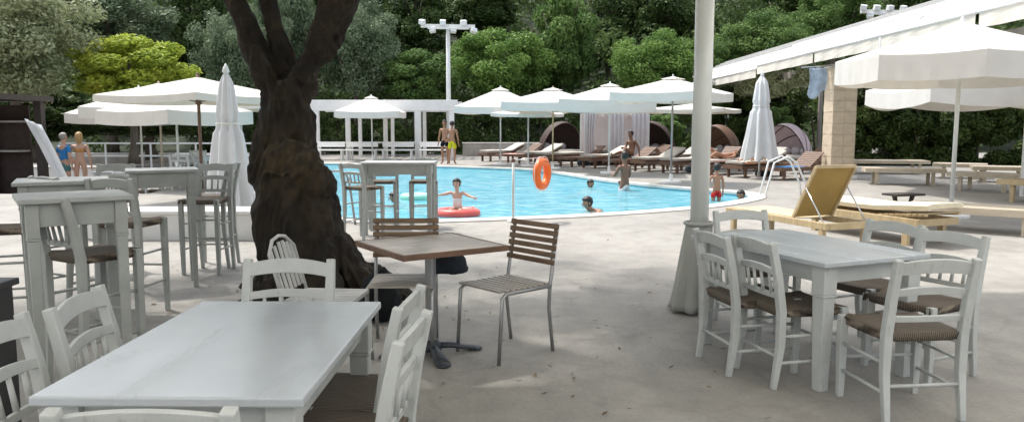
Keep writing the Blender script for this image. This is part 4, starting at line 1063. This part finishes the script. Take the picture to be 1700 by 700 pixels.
deg = math.degrees(math.atan2(nl.y, nl.x))
NL = len(lab); spots = []
for i in range(NL):
    p = P0.lerp(P1, i / (NL - 1)) - nl * .4; spots.append(p)
    kind = (lng, lng3, lng, lng2, lng3, lng, lng3, lng, lng, lng2, lng, lng3)[i]
    place(kind, p, face(deg + rnd.uniform(-5, 5)), lab[i], LG)
BACKROW = ('pale cushioned brown lounger in the back row beyond the pool', 'bare brown slatted lounger in the back row beyond the pool')
for i in range(8):
    p = P0.lerp(P1, (i + .4) / 8.2) - nl * 3.2
    place(lng3 if i % 2 else lng, p, face(deg + rnd.uniform(-9, 9)), BACKROW[i % 2], LG)
def towel(name, loc, rz, w_, l_, mat, label):
    g = []
    for i in range(7):
        row = []
        for j in range(13):
            u, v_ = -1 + i / 3, -1 + j / 6; row.append((u * w_ / 2, v_ * l_ / 2, .012 * noise.noise(Vector((u * 3, v_ * 5, w_))) - .13 * max(0, abs(u) - .8) * 4 * .3))
        g.append(row)
    o = MB().slab(g, .015).build(name, mat, smooth=True); o.location = loc; o.rotation_euler = (0, 0, rz); tag(o, label, 'towel')
towel('beach_towel', spots[9] + Vector((0, 0, .455)), face(deg), .66, 1.8, 'towel_pink', 'pink beach towel under the sunbather right of the grey pole')
towel('beach_towel', spots[10] + nl * .35 + Vector((0, 0, .45)), face(deg), .66, 1.0, 'towel_orange', 'orange beach towel on the lounger in front of the right closed parasol')

towel('beach_towel', spots[11] + nl * .3 + Vector((0, 0, .36)), face(deg), .62, 1.0, 'towel_blue', 'dark blue towel on the bare lounger behind the pool ladder')
towel('beach_towel', spots[1] + nl * .3 + Vector((0, 0, .36)), face(deg), .6, .9, 'towel_pink', 'pink towel on the bare lounger under the sharply peaked parasol')
towel('beach_towel', spots[5] + nl * .2 + Vector((0, 0, .45)), face(deg), .6, 1.1, 'towel_orange', 'orange towel on the lounger before the white curtained daybed')
towel('beach_towel', spots[7] + nl * .3 + Vector((0, 0, .45)), face(deg), .6, .8, 'towel_blue', 'dark blue towel on the lounger just left of the grey pole')
for q_, lb_ in ((2, 'dark beach bag between loungers above the orange lifebuoy'), (4, 'dark beach bag by the loungers right of the orange lifebuoy'), (8, 'dark beach bag on the ground by the lounger behind the grey pole'), (10, 'dark beach bag left of the closed parasol among the loungers')):
    pq = spots[q_] + dl * .62 + nl * .5; lump('beach_bag', lb_, 'bag', (pq.x, pq.y, .15), .2, (1.1, .7, .8), 'dark_fabric', q_, 'beach bags among the loungers')
# round wicker daybeds with hoods
def daybed(px, d, hood, label, curtain=False, facing=-90, R_=.95, openf=1.0):
    x = atY(px, 250, d).x; t = thing('daybed', label, 'daybed', (x, d, 0), face(facing), 'round wicker daybeds with hoods')
    MB().lathe([(R_ * .9, 0), (R_, .05), (R_ * 1.02, .3), (R_ * .96, .34)], n=32).build('base', 'wicker', t, smooth=True)
    MB().lathe([(R_ * .9, .335), (R_ * .95, .38), (R_ * .9, .47), (R_ * .4, .49), (.01, .49)], n=32).build('cushion', 'mattress', t, smooth=True)
    g = []
    for i in range(13):
        th = R(8 + 100 * openf * i / 12); row = []      # rotates about the X axis from the back over the top
        for j in range(21):
            ph = PI * j / 20; r_ = R_ * 1.03; v_ = Vector((-math.cos(ph) * r_, 0, math.sin(ph) * r_ * 1.35)); 
            y = -math.cos(th) * v_.z / 1.35; z = math.sin(th) * v_.z; row.append((v_.x, y, .34 + z + .03 * math.sin(i * PI / 2) * 0))
        g.append(row)
    MB().slab(g, .012).build('hood', hood, t)
    b = MB()
    for i in (0, 4, 8, 12): b.path(g[i], .022, n=6, cap=True)
    b.build('hoop', 'wicker', t, smooth=True)
    for i in range(3): MB().ball((-.4 + .4 * i, -.55, .6), .2, 14, (1, .5, .8)).build('pillow', 'curtain_white', t, smooth=True)
daybed(932, 33.5, 'wicker', 'round daybed with a dark brown woven hood behind the orange lifebuoy', facing=-60)
daybed(1080, 31.5, 'wicker', 'round daybed with a dark arched hood right of the white curtains', facing=-120)
daybed(1190, 29.5, 'brown_wood', 'round daybed with a reddish brown hood right of the grey pole', facing=-150, R_=.85)
daybed(1303, 27.5, 'hood_pink', 'round daybed with a pale pink hood right of the closed parasol', facing=-150, R_=.88)
def curtained():
    d = 30.5; x0, x1 = atY(968, 200, d).x, atY(1070, 200, d).x; t = thing('curtained_daybed', 'four post daybed hung with white curtains beneath the row of parasols', 'daybed', ((x0 + x1) / 2, d, 0), 0)
    w_ = x1 - x0; zt = 2.02
    for sx in (-1, 1):
        for sy in (-1, 1): MB().box((sx * w_ / 2, sy * .9, zt / 2), (.07, .07, zt)).build('post', 'white_metal', t)
    MB().box((0, 0, zt + .04), (w_ + .1, 1.9, .08)).build('roof', 'curtain_white', t)
    MB().box((0, 0, .22), (w_ - .15, 1.6, .44)).build('bed', 'wicker', t, .02); MB().box((0, 0, .51), (w_ - .2, 1.55, .14)).build('mattress', 'mattress', t, .03)
    def cur(xa, xb, y, gather):
        g = []
        for i in range(25):
            u = i / 24; row = []
            for j in range(9):
                v_ = j / 8; xx = xa + (xb - xa) * u; xx = xx + gather * math.sin(v_ * PI) * (1 if xa < 0 else -1) * (u if xa < 0 else (1 - u)) * -1
                row.append((xx, y + .05 * math.sin(u * 26), zt * (1 - v_) + .1 * v_))
            g.append(row)
        MB().slab(g, .008).build('curtain', 'curtain_white', t, smooth=True)
    cur(-w_ / 2, -w_ / 2 + .45, -.95, .1); cur(-.35, .28, -.95, 0); cur(.55, w_ / 2, -.95, .0); cur(-w_ / 2, w_ / 2, .97, 0)
curtained()

# ------------------------------------------------------------------ right side: platforms, yellow lounger
def platform(x, y, rz, L_, W, h, mat, label, legs=2, arch=False, group='pale wooden flat sunbeds at the right'):
    t = thing('flat_sunbed', label, 'sunbed', (x, y, 0), rz, group)
    b = MB(); n = int(W / .1)
    for i in range(n): b.box((0, -W / 2 + .05 + i * (W - .1) / (n - 1), h - .012), (L_ - .08, W / n - .012, .022))
    b.build('slats', mat, t)
    b = MB()
    for s_ in (-1, 1): b.box((0, s_ * (W / 2 + .01), h - .05), (L_, .03, .10)); b.box((s_ * (L_ / 2 - .015), 0, h - .05), (.03, W - .02, .098))
    b.build('frame', mat, t, .003)
    for sx in (-1, 1):
        for sy in (-1, 1): MB().box((sx * (L_ / 2 - .28), sy * (W / 2 - .06), (h - .1) / 2), (.08, .07, h - .1)).build('leg', mat, t, .003)
def plat_px(pl, pr, h, W, mat, label):
    A, B_ = at(*pl, h), at(*pr, h); e_ = B_ - A; pe_ = Vector((-e_.y, e_.x, 0)).normalized(); c = (A + B_) / 2 + pe_ * W / 2
    platform(c.x, c.y, math.atan2(e_.y, e_.x), e_.length, W, h, mat, label)
plat_px((1500, 338), (1745, 352), .36, .72, 'pale_wood', 'long pale flat sunbed nearest at the right edge, casting a shadow on the deck')
plat_px((1437, 279), (1572, 281), .42, .75, 'pale_wood', 'pale flat sunbed left of the octagonal parasol pole, two grey legs showing')
plat_px((1572, 285), (1690, 290), .42, .7, 'pale_wood', 'pale flat sunbed just right of the octagonal parasol pole')
plat_px((1655, 297), (1760, 303), .44, .7, 'honey_wood', 'honey coloured flat sunbed cut by the right edge, in front of the row')
plat_px((1405, 266), (1545, 267), .42, .8, 'pale_wood', 'pale flat sunbed right of the stone column in the far row')
plat_px((1548, 271), (1640, 273), .42, .8, 'pale_wood', 'pale flat sunbed in the far row behind the octagonal parasol pole')
plat_px((1615, 276), (1720, 278), .42, .8, 'pale_wood', 'pale flat sunbed in the far row at the right edge')
plat_px((1330, 262), (1410, 263), .42, .8, 'white_plaster', 'white flat sunbed at the foot of the stone column')

def yellow_lounger():
    h = Vector((.34, -.94, 0)).normalized(); ang = math.degrees(math.atan2(-h.y, -h.x))     # feet direction
    c = Vector((3.84, 9.95, 0)) ; t = thing('sun_lounger', 'mustard yellow canvas sun lounger with its back raised steeply, behind the right table', 'sun lounger', c, face(ang))
    W = .66; hz = .30
    b = MB()
    for s_ in (-1, 1): b.box((s_ * W / 2, .35, hz), (.05, 2.0, .08))
    b.box((0, 1.33, hz), (W - .05, .05, .08)); b.box((0, -.63, hz), (W - .05, .05, .08)); b.build('frame', 'honey_wood', t, .004)
    for sx in (-1, 1):
        for sy in (-.55, 1.2): MB().box((sx * (W / 2 - .01), sy, .13), (.06, .07, .26)).build('leg', 'honey_wood', t, .003)
    MB().slab([[(u * (W / 2 - .03), y, hz + .05 - .015 * (1 - u * u)) for y in (-.02, .3, .7, 1.3)] for u in (-1, -.5, 0, .5, 1)], .012).build('seat', 'honey_canvas', t)
    A = R(60); ca, sa = math.cos(A), math.sin(A); l_ = .76
    MB().slab([[(u * (W / 2 - .03), -ca * l_ * v_ , hz + .05 + sa * l_ * v_ - .02 * (1 - u * u) * math.sin(v_ * PI)) for v_ in (0, .25, .5, .75, 1)] for u in (-1, -.5, 0, .5, 1)], .015).build('backrest', 'mustard_canvas', t)
    b = MB()
    for s_ in (-1, 1): b.path([(s_ * (W / 2 - .03), 0, hz + .04), (s_ * (W / 2 - .03), -ca * l_, hz + .04 + sa * l_)], [(.02, .014)] * 2, sq=True)
    b.path([(-W / 2 + .03, -ca * l_, hz + .04 + sa * l_), (W / 2 - .03, -ca * l_, hz + .04 + sa * l_)], [(.014, .02)] * 2, sq=True); b.build('back_frame', 'honey_wood', t, .002)
    for s_ in (-1, 1): MB().path([(s_ * (W / 2 - .01), -ca * l_ * .62, hz + .03 + sa * l_ * .62), (s_ * (W / 2 - .01), -.57, hz + .03)], .009, n=8).build('prop', 'steel', t, smooth=True)
yellow_lounger()
cl_ = make_lounger('honey_wood', 6, 'cream_canvas'); place(cl_, (4.95, 10.6, 0), face(112), 'honey wood sun lounger with flat cream cushion right of the mustard one', 'honey wood loungers')
def side_stool():
    c = at(1518, 356); t = thing('side_table', 'small dark wooden side table under the long pale sunbed', 'side table', (c.x + .1, c.y + .6, 0), .3)
    MB().box((0, 0, .29), (.62, .36, .035)).build('table_top', 'dark_wood', t, .004)
    for sx in (-1, 1): MB().path([(sx * .2, 0, .275), (sx * .16, 0, .14), (sx * .24, 0, 0)], [.03, .025, .022], sq=True).build('leg', 'dark_wood', t)
    MB().box((0, 0, .12), (.34, .06, .03)).build('stretcher', 'dark_wood', t)
side_stool()
# pool ladder at the right end and a handrail at the left end
def ladder(label, p, ang, mat='white_metal', w_=.5, hh=.85, gl=.9):
    t = thing('pool_ladder', label, 'ladder', p, ang, 'pool ladders')
    for s_ in (-1, 1):
        pts = [(s_ * w_ / 2, -.75, 0), (s_ * w_ / 2, -.72, .25), (s_ * w_ / 2, -.5, hh * .86), (s_ * w_ / 2, -.32, hh), (s_ * w_ / 2, -.05, hh * .86), (s_ * w_ / 2, .12, 0), (s_ * w_ / 2, .14, -.9)]
        MB().path(pts, .022, n=10).build('handrail', mat, t, smooth=True)
    for z in (-.2, -.45, -.7): MB().box((0, .14, z), (w_, .09, .03)).build('step', mat, t)
ladder('white pool ladder handrails at the right end of the pool', at(1250, 326) + Vector((.3, -.05, 0)), R(85))
def handrail():
    A = at(575, 372); t = thing('handrail', 'slim grey handrail between the trunk and the poolside bar table', 'railing', (A.x, A.y, 0), .1)
    MB().path([(-.35, .5, .78), (-.1, .3, .80), (.0, .1, .76), (.05, 0, .70), (.14, -.05, 0)], .018, n=10).build('rail', 'grey_metal', t, smooth=True)
    MB().path([(-.42, .5, .0), (-.4, .5, .6), (-.35, .5, .78)], .018, n=10).build('post', 'grey_metal', t, smooth=True)
handrail()
# lifebuoy on its stand
f = at(852, 368); t = thing('lifebuoy_stand', 'thin pale post with a side arm at the near pool edge', 'stand', (f.x, f.y, 0))
MB().path([(0, 0, 0), (0, 0, .98)], .020, n=10).build('post', 'pole_grey', t, smooth=True)
MB().path([(0, 0, .955), (.2, 0, .985), (.475, 0, 1.0)], .007, n=8).build('arm', 'steel', t, smooth=True)
MB().box((0, 0, .955), (.055, .05, .05)).build('cap', 'brown_wood', t, .005); MB().lathe([(.1, 0), (.1, .02), (.03, .03), (.022, .08)], n=16).build('foot', 'pole_grey', t)
t = thing('lifebuoy', 'orange lifebuoy ring hanging over the near pool edge', 'lifebuoy', (f.x + .45, f.y, .75), R(62))
rot = Matrix.Rotation(PI / 2, 4, 'X'); MB().torus((0, 0, 0), .19, .062, rot, 40, 16).build('ring', 'orange_plastic', t, smooth=True)
pts = []
for k in range(41):
    a = 2 * PI * k / 40; r_ = .262 - .0 + .03 * abs(math.sin(2 * a)); pts.append((math.cos(a) * r_, 0, math.sin(a) * r_))
MB().path(pts, .006, n=6).build('grab_rope', 'rope_white', t, smooth=True)

# ------------------------------------------------------------------ people
def skin_mesh(name, verts, edges, radii, root=0, sub=2):
    me = bpy.data.meshes.new(name); me.from_pydata([tuple(v_) for v_ in verts], edges, []); o = bpy.data.objects.new(name, me); col.objects.link(o)
    m_ = o.modifiers.new('skin', 'SKIN'); m_.branch_smoothing = .6; m_.use_smooth_shade = True
    for i, sv in enumerate(me.skin_vertices[0].data):
        r_ = radii[i]; sv.radius = r_ if isinstance(r_, tuple) else (r_, r_); sv.use_root = (i == root)
    s_ = o.modifiers.new('sub', 'SUBSURF'); s_.levels = sub; s_.render_levels = sub
    dg = bpy.context.evaluated_depsgraph_get(); me2 = bpy.data.meshes.new_from_object(o.evaluated_get(dg)); bpy.data.objects.remove(o); bpy.data.meshes.remove(me); me2.name = name
    return me2
BASEJ = dict(pelvis=(0, 0, .95), belly=(0, -.01, 1.08), chest=(0, 0, 1.28), neck=(0, 0, 1.47), head0=(0, .015, 1.56), head=(0, .02, 1.65), crown=(0, .01, 1.72),
    shL=(-.17, 0, 1.40), elL=(-.22, -.02, 1.12), wrL=(-.24, .05, .88), hdL=(-.245, .07, .80),
    hipL=(-.095, 0, .90), knL=(-.10, .02, .50), anL=(-.10, -.02, .09), toL=(-.11, .15, .035))
def pose(**k):
    J = {a: Vector(b_) for a, b_ in BASEJ.items()}
    for a in list(J):
        if a.endswith('L'): v_ = J[a]; J[a[:-1] + 'R'] = Vector((-v_.x, v_.y, v_.z))
    for a, b_ in k.items(): J[a] = Vector(b_)
    return J
RAD = dict(pelvis=(.145, .115), belly=(.125, .095), chest=(.145, .105), neck=.052, head0=(.062, .07), head=(.082, .098), crown=(.062, .075), sh=.056, el=.040, wr=.027, hd=(.036, .018), hip=.085, kn=.056, an=.038, to=(.042, .026))
def person(label, loc, rz, J, skinm, hairm, scale=1.0, clothes=(), hair='short', fem=False, child=False, name='person'):
    t = thing(name, label, 'person', loc, rz); t.scale = (scale,) * 3
    if child:
        hs = 1.28
        for a in ('head', 'crown', 'head0'): J[a] = J['neck'] + (J[a] - J['neck']) * 1.12
    else: hs = 1.0
    names = list(J); idx = {a: i for i, a in enumerate(names)}; V = [J[a] for a in names]
    def rd(a):
        k = a if a in RAD else a[:-1]; r_ = RAD[k]
        if k in ('head', 'crown', 'head0') : r_ = tuple(x * hs for x in r_)
        return r_
    rad = [rd(a) for a in names]
    E_ = [('pelvis', 'belly'), ('belly', 'chest'), ('chest', 'neck'), ('neck', 'head0'), ('head0', 'head'), ('head', 'crown')]
    for s_ in 'LR': E_ += [('chest', 'sh' + s_), ('sh' + s_, 'el' + s_), ('el' + s_, 'wr' + s_), ('wr' + s_, 'hd' + s_), ('pelvis', 'hip' + s_), ('hip' + s_, 'kn' + s_), ('kn' + s_, 'an' + s_), ('an' + s_, 'to' + s_)]
    E_ = [(idx[a], idx[b_]) for a, b_ in E_]
    for s_ in 'LR':
        w_, h_ = J['wr' + s_], J['hd' + s_]; d = (h_ - w_).normalized(); ax = d.cross(Vector((0, 0, 1)) if abs(d.z) < .8 else Vector((1, 0, 0)) if False else Vector((0, 1, 0))).normalized()
        side = d.cross(ax).normalized()
        for q, ln in zip((-1.5, -.5, .5, 1.5), (.062, .075, .07, .055)):
            b0 = h_ + side * q * .017 + d * .012; b1 = b0 + d * ln * .55 + ax * .006; b2 = b0 + d * ln + ax * .02
            i0 = len(V); V += [b0, b1, b2]; rad += [.0095, .0085, .007]; E_ += [(idx['hd' + s_], i0), (i0, i0 + 1), (i0 + 1, i0 + 2)]
        b0 = w_ + d * .035 + side * .03; b1 = b0 + d * .035 + side * .022; i0 = len(V); V += [b0, b1]; rad += [.012, .0095]; E_ += [(idx['hd' + s_], i0), (i0, i0 + 1)]
    me = skin_mesh('body', V, E_, rad, idx['pelvis'], 2)
    # face
    up = (J['crown'] - J['head0']).normalized(); fwd = J.get('face', None)
    fwd = Vector((0, 1, 0)) if abs(up.y) < .7 else Vector((0, 0, -1)) if up.y > 0 and J['pelvis'].z < .3 and J.get('_prone') else Vector((0, .35, .94)).normalized()
    fwd = (fwd - up * fwd.dot(up)).normalized(); rt = fwd.cross(up); hc = J['head'] - up * .015
    bm = bmesh.new(); bm.from_mesh(me); nb = len(bm.faces)
    def bl(c, r_, s_=(1, 1, 1), mi=0):
        T = Matrix.Translation(c) @ Matrix((rt, fwd, up)).transposed().to_4x4() @ Matrix.Diagonal((*s_, 1)); r0 = len(bm.faces)
        res = bmesh.ops.create_uvsphere(bm, u_segments=10, v_segments=7, radius=r_, matrix=T)
        fs = set(f for v_ in res['verts'] for f in v_.link_faces)
        for f in fs: f.material_index = mi; f.smooth = True
    k = hs
    bl(hc + fwd * .098 * k - up * .012, .014 * k, (.8, 1, 1.5))
    for s_ in (-1, 1): bl(hc + fwd * .084 * k + rt * s_ * .032 * k + up * .012, .010 * k, (1.3, .6, .8), 1); bl(hc + rt * s_ * .084 * k - fwd * .01, .022 * k, (.5, 1, 1.4))
    bl(hc + fwd * .088 * k - up * .05 * k, .016 * k, (1.4, .5, .45), 2)
    bm.to_mesh(me); bm.free()
    for f in me.polygons: f.use_smooth = True
    for mm in (skinm, 'eye_dark', 'lip'): me.materials.append(M[mm])
    o = bpy.data.objects.new('body', me); col.objects.link(o); o.parent = t
    if hair:
        b = MB(); T = Matrix.Translation(hc + up * .025 - fwd * .018) @ Matrix((rt, fwd, up)).transposed().to_4x4() @ Matrix.Diagonal((.098 * k, .112 * k, .108 * k, 1))
        bmesh.ops.create_uvsphere(b.bm, u_segments=20, v_segments=14, radius=1)
        for v_ in b.bm.verts:
            q = v_.co
            if q.y > .3 and q.z < .35: q = Vector((q.x * .8, q.y * .6, q.z))
            if hair == 'long' and q.z < -.2 and q.y < .3: q = Vector((q.x * 1.05, q.y * 1.0 - .15, q.z * 2.3))
            q = q * (1 + .06 * noise.noise(q * 4)); v_.co = T @ q
        b.build('hair', hairm, t, smooth=True)
    for nm, mt, spec in clothes:
        vv, ee, rr = [], [], []
        for chain in spec:
            prev = None
            for (a, b_, u, r_) in chain:
                p = J[a].lerp(J[b_], u); key = (round(p.x, 4), round(p.y, 4), round(p.z, 4))
                hit = [i for i, q in enumerate(vv) if (q - p).length < 1e-4]
                i = hit[0] if hit else len(vv)
                if not hit: vv.append(p); rr.append(r_)
                if prev is not None and prev != i: ee.append((prev, i))
                prev = i
        mm = skin_mesh(nm, vv, ee, rr, 0, 2); mm.materials.append(M[mt]); oo = bpy.data.objects.new(nm, mm); col.objects.link(oo); oo.parent = t
    return t
def SHORTS(l_=.55): return [[('pelvis', 'belly', .35, (.158, .125)), ('pelvis', 'belly', 0, (.16, .13)), ('pelvis', 'hipL', 1, .104), ('hipL', 'knL', l_, .088)], [('pelvis', 'belly', 0, (.16, .13)), ('pelvis', 'hipR', 1, .104), ('hipR', 'knR', l_, .088)]]
SHIRT = [[('pelvis', 'belly', .1, (.155, .125)), ('belly', 'chest', 0, (.14, .112)), ('chest', 'neck', 0, (.16, .12)), ('chest', 'neck', .8, .07)], [('chest', 'neck', 0, (.16, .12)), ('chest', 'shL', 1, .072), ('shL', 'elL', .75, .056)], [('chest', 'neck', 0, (.16, .12)), ('chest', 'shR', 1, .072), ('shR', 'elR', .75, .056)]]
TOP = [[('belly', 'chest', .55, (.145, .108)), ('chest', 'neck', 0, (.153, .113)), ('chest', 'neck', .25, (.13, .10))]]
BRIEF = [[('pelvis', 'belly', .3, (.152, .12)), ('pelvis', 'belly', 0, (.155, .124)), ('pelvis', 'hipL', .9, .096)], [('pelvis', 'belly', 0, (.155, .124)), ('pelvis', 'hipR', .9, .096)]]
stand_a = lambda: pose(elL=(-.27, .02, 1.13), wrL=(-.2, .14, .95), hdL=(-.17, .19, .92), elR=(.25, -.05, 1.12), wrR=(.27, .0, .86), hdR=(.275, .02, .78), knL=(-.12, .03, .5), anL=(-.14, -.02, .09), toL=(-.17, .14, .035))
pc = at(738, 272.5); person('dark haired man in black shorts at the far pool edge, beside the one in yellow', (pc.x, pc.y + .15, 0), R(160), stand_a(), 'skin_tan', 'hair_black', .97, [('shorts', 'cloth_black', SHORTS())])
pc = at(751, 272.5); person('tanned person in bright yellow shorts, back turned, at the far pool edge', (pc.x, pc.y, 0), R(-15), stand_a(), 'skin_tan', 'hair_black', .95, [('shorts', 'cloth_yellow', SHORTS(.75))])
person('person in a blue shirt standing left of the long haired one on the left terrace', (atY(106, 250, 22).x, 22, TZ), R(-20), stand_a(), 'skin_pale', 'hair_grey', 1.02, [('shirt', 'cloth_blue', SHIRT), ('shorts', 'cloth_teal', SHORTS())])
person('long fair haired person with tanned back and dark briefs on the left terrace', (atY(129, 250, 22).x, 22.1, TZ), R(15), stand_a(), 'skin_pale', 'hair_blond', 1.03, [('top', 'cloth_orange', TOP), ('briefs', 'cloth_black', BRIEF)], hair='long')
person('adult wading waist deep by the far pool edge, above the swimmers', (at(1048, 318).x, 18.9, -.84), R(40), pose(elL=(-.25, .1, 1.15), wrL=(-.15, .28, 1.2), hdL=(-.1, .34, 1.24), elR=(.26, .05, 1.14), wrR=(.22, .24, 1.0), hdR=(.2, .31, .98)), 'skin_dark', 'hair_black', .98, [('shorts', 'cloth_white', SHORTS(.7))])
person('child wading in red swim shorts right behind the grey pole', (at(1181, 325).x, 16.3, -.47), R(10), pose(elL=(-.27, .05, 1.16), wrL=(-.3, .2, 1.05), hdL=(-.31, .27, 1.02)), 'skin_tan', 'hair_black', .66, [('shorts', 'cloth_red', SHORTS(.5))], child=True)
def swimpose(a=.12):
    J = pose(pelvis=(0, -.55, -.16), belly=(0, -.42, -.12), chest=(0, -.22, -.05), neck=(0, -.06, .03), head0=(0, .0, .09), head=(0, .03, .17), crown=(0, .03, .24),
        shL=(-.17, -.14, -.01), elL=(-.30, .06, -.10), wrL=(-.24, .30, -.07), hdL=(-.22, .38, -.06), hipL=(-.09, -.62, -.19), knL=(-.12, -1.0, -.28), anL=(-.14, -1.38, -.34), toL=(-.15, -1.54, -.38))
    for s_ in ('sh', 'el', 'wr', 'hd', 'hip', 'kn', 'an', 'to'): v_ = J[s_ + 'L']; J[s_ + 'R'] = Vector((-v_.x, v_.y, v_.z))
    return J
def swimmer(label, px, py, ang, sk, hr, sc_=.95, cl=(), dz=.0, J=None, child=False):
    p = at(px, py, -.07); return person(label, (p.x, p.y, -.13 + dz), R(ang), J or swimpose(), sk, hr, sc_, cl, child=child)
swimmer('black haired swimmer facing away in the middle of the pool, farther left one', 980, 311, 200, 'skin_tan', 'hair_black')
swimmer('black haired swimmer beside the wading adult', 1034, 314, 120, 'skin_tan', 'hair_black')
swimmer('swimmer at the right end of the pool by the ladder, only the dark head showing', 1230, 331, 150, 'skin_tan', 'hair_black')
J = swimpose(); J['wrL'] = Vector((-.45, .2, .02)); J['hdL'] = Vector((-.52, .26, .03)); J['elL'] = Vector((-.33, .02, -.02))
swimmer('swimmer in a dark top stretched out near the orange lifebuoy, legs trailing right', 976, 350, 118, 'skin_tan', 'hair_black', 1.0, [('top', 'cloth_teal', TOP)], dz=.05, J=J)
# child on red float
fp = at(757, 361, -.07) + Vector((0, .35, 0))
t = thing('swim_ring', 'red inflatable ring floating at the near pool edge under the child', 'pool float', (fp.x, fp.y, -.03))
MB().torus((0, 0, 0), .27, .085, Matrix.Rotation(0, 4, 'Z'), 40, 14, 1.15).build('ring', 'red_float', t, smooth=True); MB().lathe([(.02, .08), (.018, .11), (.01, .115)], (.27, .1, 0), 10).build('valve', 'rope_white', t)
J = pose(pelvis=(0, -.05, .08), belly=(0, -.02, .22), chest=(0, .02, .42), neck=(0, .03, .60), head0=(0, .05, .69), head=(0, .06, .78), crown=(0, .05, .85), shL=(-.16, .02, .54), elL=(-.36, .10, .45), wrL=(-.52, .22, .42), hdL=(-.59, .27, .41), shR=(.16, .02, .54), elR=(.38, .08, .48), wrR=(.56, .18, .46), hdR=(.63, .22, .45),
    hipL=(-.09, -.02, .05), knL=(-.16, .34, .04), anL=(-.14, .42, -.32), toL=(-.15, .56, -.36), hipR=(.09, -.02, .05), knR=(.16, .34, .04), anR=(.14, .42, -.32), toR=(.15, .56, -.36))
person('small dark haired child in a pale swimsuit sitting on the red ring with arms out', (fp.x, fp.y, .0), R(170), J, 'skin_pale', 'hair_black', .62, [('swimsuit', 'cloth_white', [[('pelvis', 'belly', 0, (.16, .13)), ('belly', 'chest', 0, (.14, .11)), ('chest', 'neck', .1, (.155, .115))]])], child=True)
fp2 = at(690, 330, -.07); t = thing('swim_ring', 'small pale green inflatable ring floating behind the poolside bar table', 'pool float', (fp2.x, fp2.y, -.03))
MB().torus((0, 0, 0), .26, .08, None, 36, 12).build('ring', 'aqua_float', t, smooth=True); MB().lathe([(.02, .08), (.018, .11), (.01, .115)], (.26, .1, 0), 10).build('valve', 'rope_white', t)
swimmer('swimmer with tanned shoulders behind the poolside bar table', 655, 335, 100, 'skin_tan', 'hair_black')
# sunbathers
def lie():
    J = pose(pelvis=(0, -.05, .10), belly=(0, -.18, .11), chest=(0, -.38, .13), neck=(0, -.57, .14), head0=(0, -.66, .15), head=(0, -.75, .17), crown=(0, -.82, .18), shL=(-.17, -.50, .12), elL=(-.24, -.24, .07), wrL=(-.24, .0, .06), hdL=(-.24, .08, .06), hipL=(-.09, .0, .09), knL=(-.11, .36, .22), anL=(-.12, .72, .06), toL=(-.13, .82, .16))
    for s_ in ('sh', 'el', 'wr', 'hd', 'hip', 'kn', 'an', 'to'): v_ = J[s_ + 'L']; J[s_ + 'R'] = Vector((-v_.x, v_.y, v_.z))
    J['knR'] = Vector((.11, .38, .36)); J['anR'] = Vector((.12, .55, .06)); J['toR'] = Vector((.13, .7, .05))
    return J
person('sunbather lying on the pink towel right of the grey pole, one knee up', spots[9] + Vector((0, 0, .46)), face(deg), lie(), 'skin_tan', 'hair_black', 1.0, [('briefs', 'cloth_red', BRIEF)])
sit = lambda: pose(pelvis=(0, 0, .10), belly=(0, -.03, .23), chest=(0, -.02, .43), neck=(0, .02, .62), head0=(0, .05, .71), head=(0, .06, .80), crown=(0, .05, .87), shL=(-.17, 0, .55), elL=(-.23, -.12, .31), wrL=(-.23, -.16, .08), hdL=(-.24, -.16, .02), shR=(.17, 0, .55), elR=(.22, .06, .32), wrR=(.14, .26, .30), hdR=(.11, .33, .30),
    hipL=(-.09, .05, .09), knL=(-.12, .42, .30), anL=(-.12, .60, -.05), toL=(-.13, .74, -.02), hipR=(.09, .05, .09), knR=(.12, .44, .16), anR=(.13, .80, .05), toR=(.14, .86, .14))
person('fair person sitting upright on a lounger in front of the closed parasol', spots[10] + Vector((0, 0, .43)), face(deg + 10), sit(), 'skin_pale', 'hair_blond', .97, [('top', 'cloth_orange', TOP), ('briefs', 'cloth_orange', BRIEF)], hair='long')
person('dark haired person sitting on a lounger left of the grey pole, behind the wading adult', spots[6] + Vector((0, 0, .43)), face(deg), sit(), 'skin_dark', 'hair_black', .98, [('briefs', 'cloth_black', BRIEF)])

# tree outside the frame, added so its crown shades the bar tables
def added_shade_tree(label, x, y, z, rx, ry, rz_, n, seed, mat='leaf_mid'):
    t = thing('added_shade_tree', label, 'tree', (x, y, 0)); rg = random.Random(seed); cl = []
    for i in range(90):
        while True:
            p = Vector((rg.uniform(-1, 1), rg.uniform(-1, 1), rg.uniform(-1, 1)))
            if p.length < 1: break
        cl.append((p.x * rx, p.y * ry, z + p.z * rz_, rg.uniform(.4, .8)))
    V, tt = crown_data(seed, cl, n, .07); o = bpy.data.objects.new('crown', leafmesh('crown', V, tt, mat)); col.objects.link(o); o.parent = t
    bark_limbs(Vector((0, 0, 0)), Vector((0, 0, z + .3)), .16, seed, rx * .5).build('trunk', 'bark_grey', t, smooth=True)
added_shade_tree('unseen tree added off to the left to shade the bar tables', -7.2, 5.2, 5.0, 2.8, 3.0, 1.3, 26000, 41)
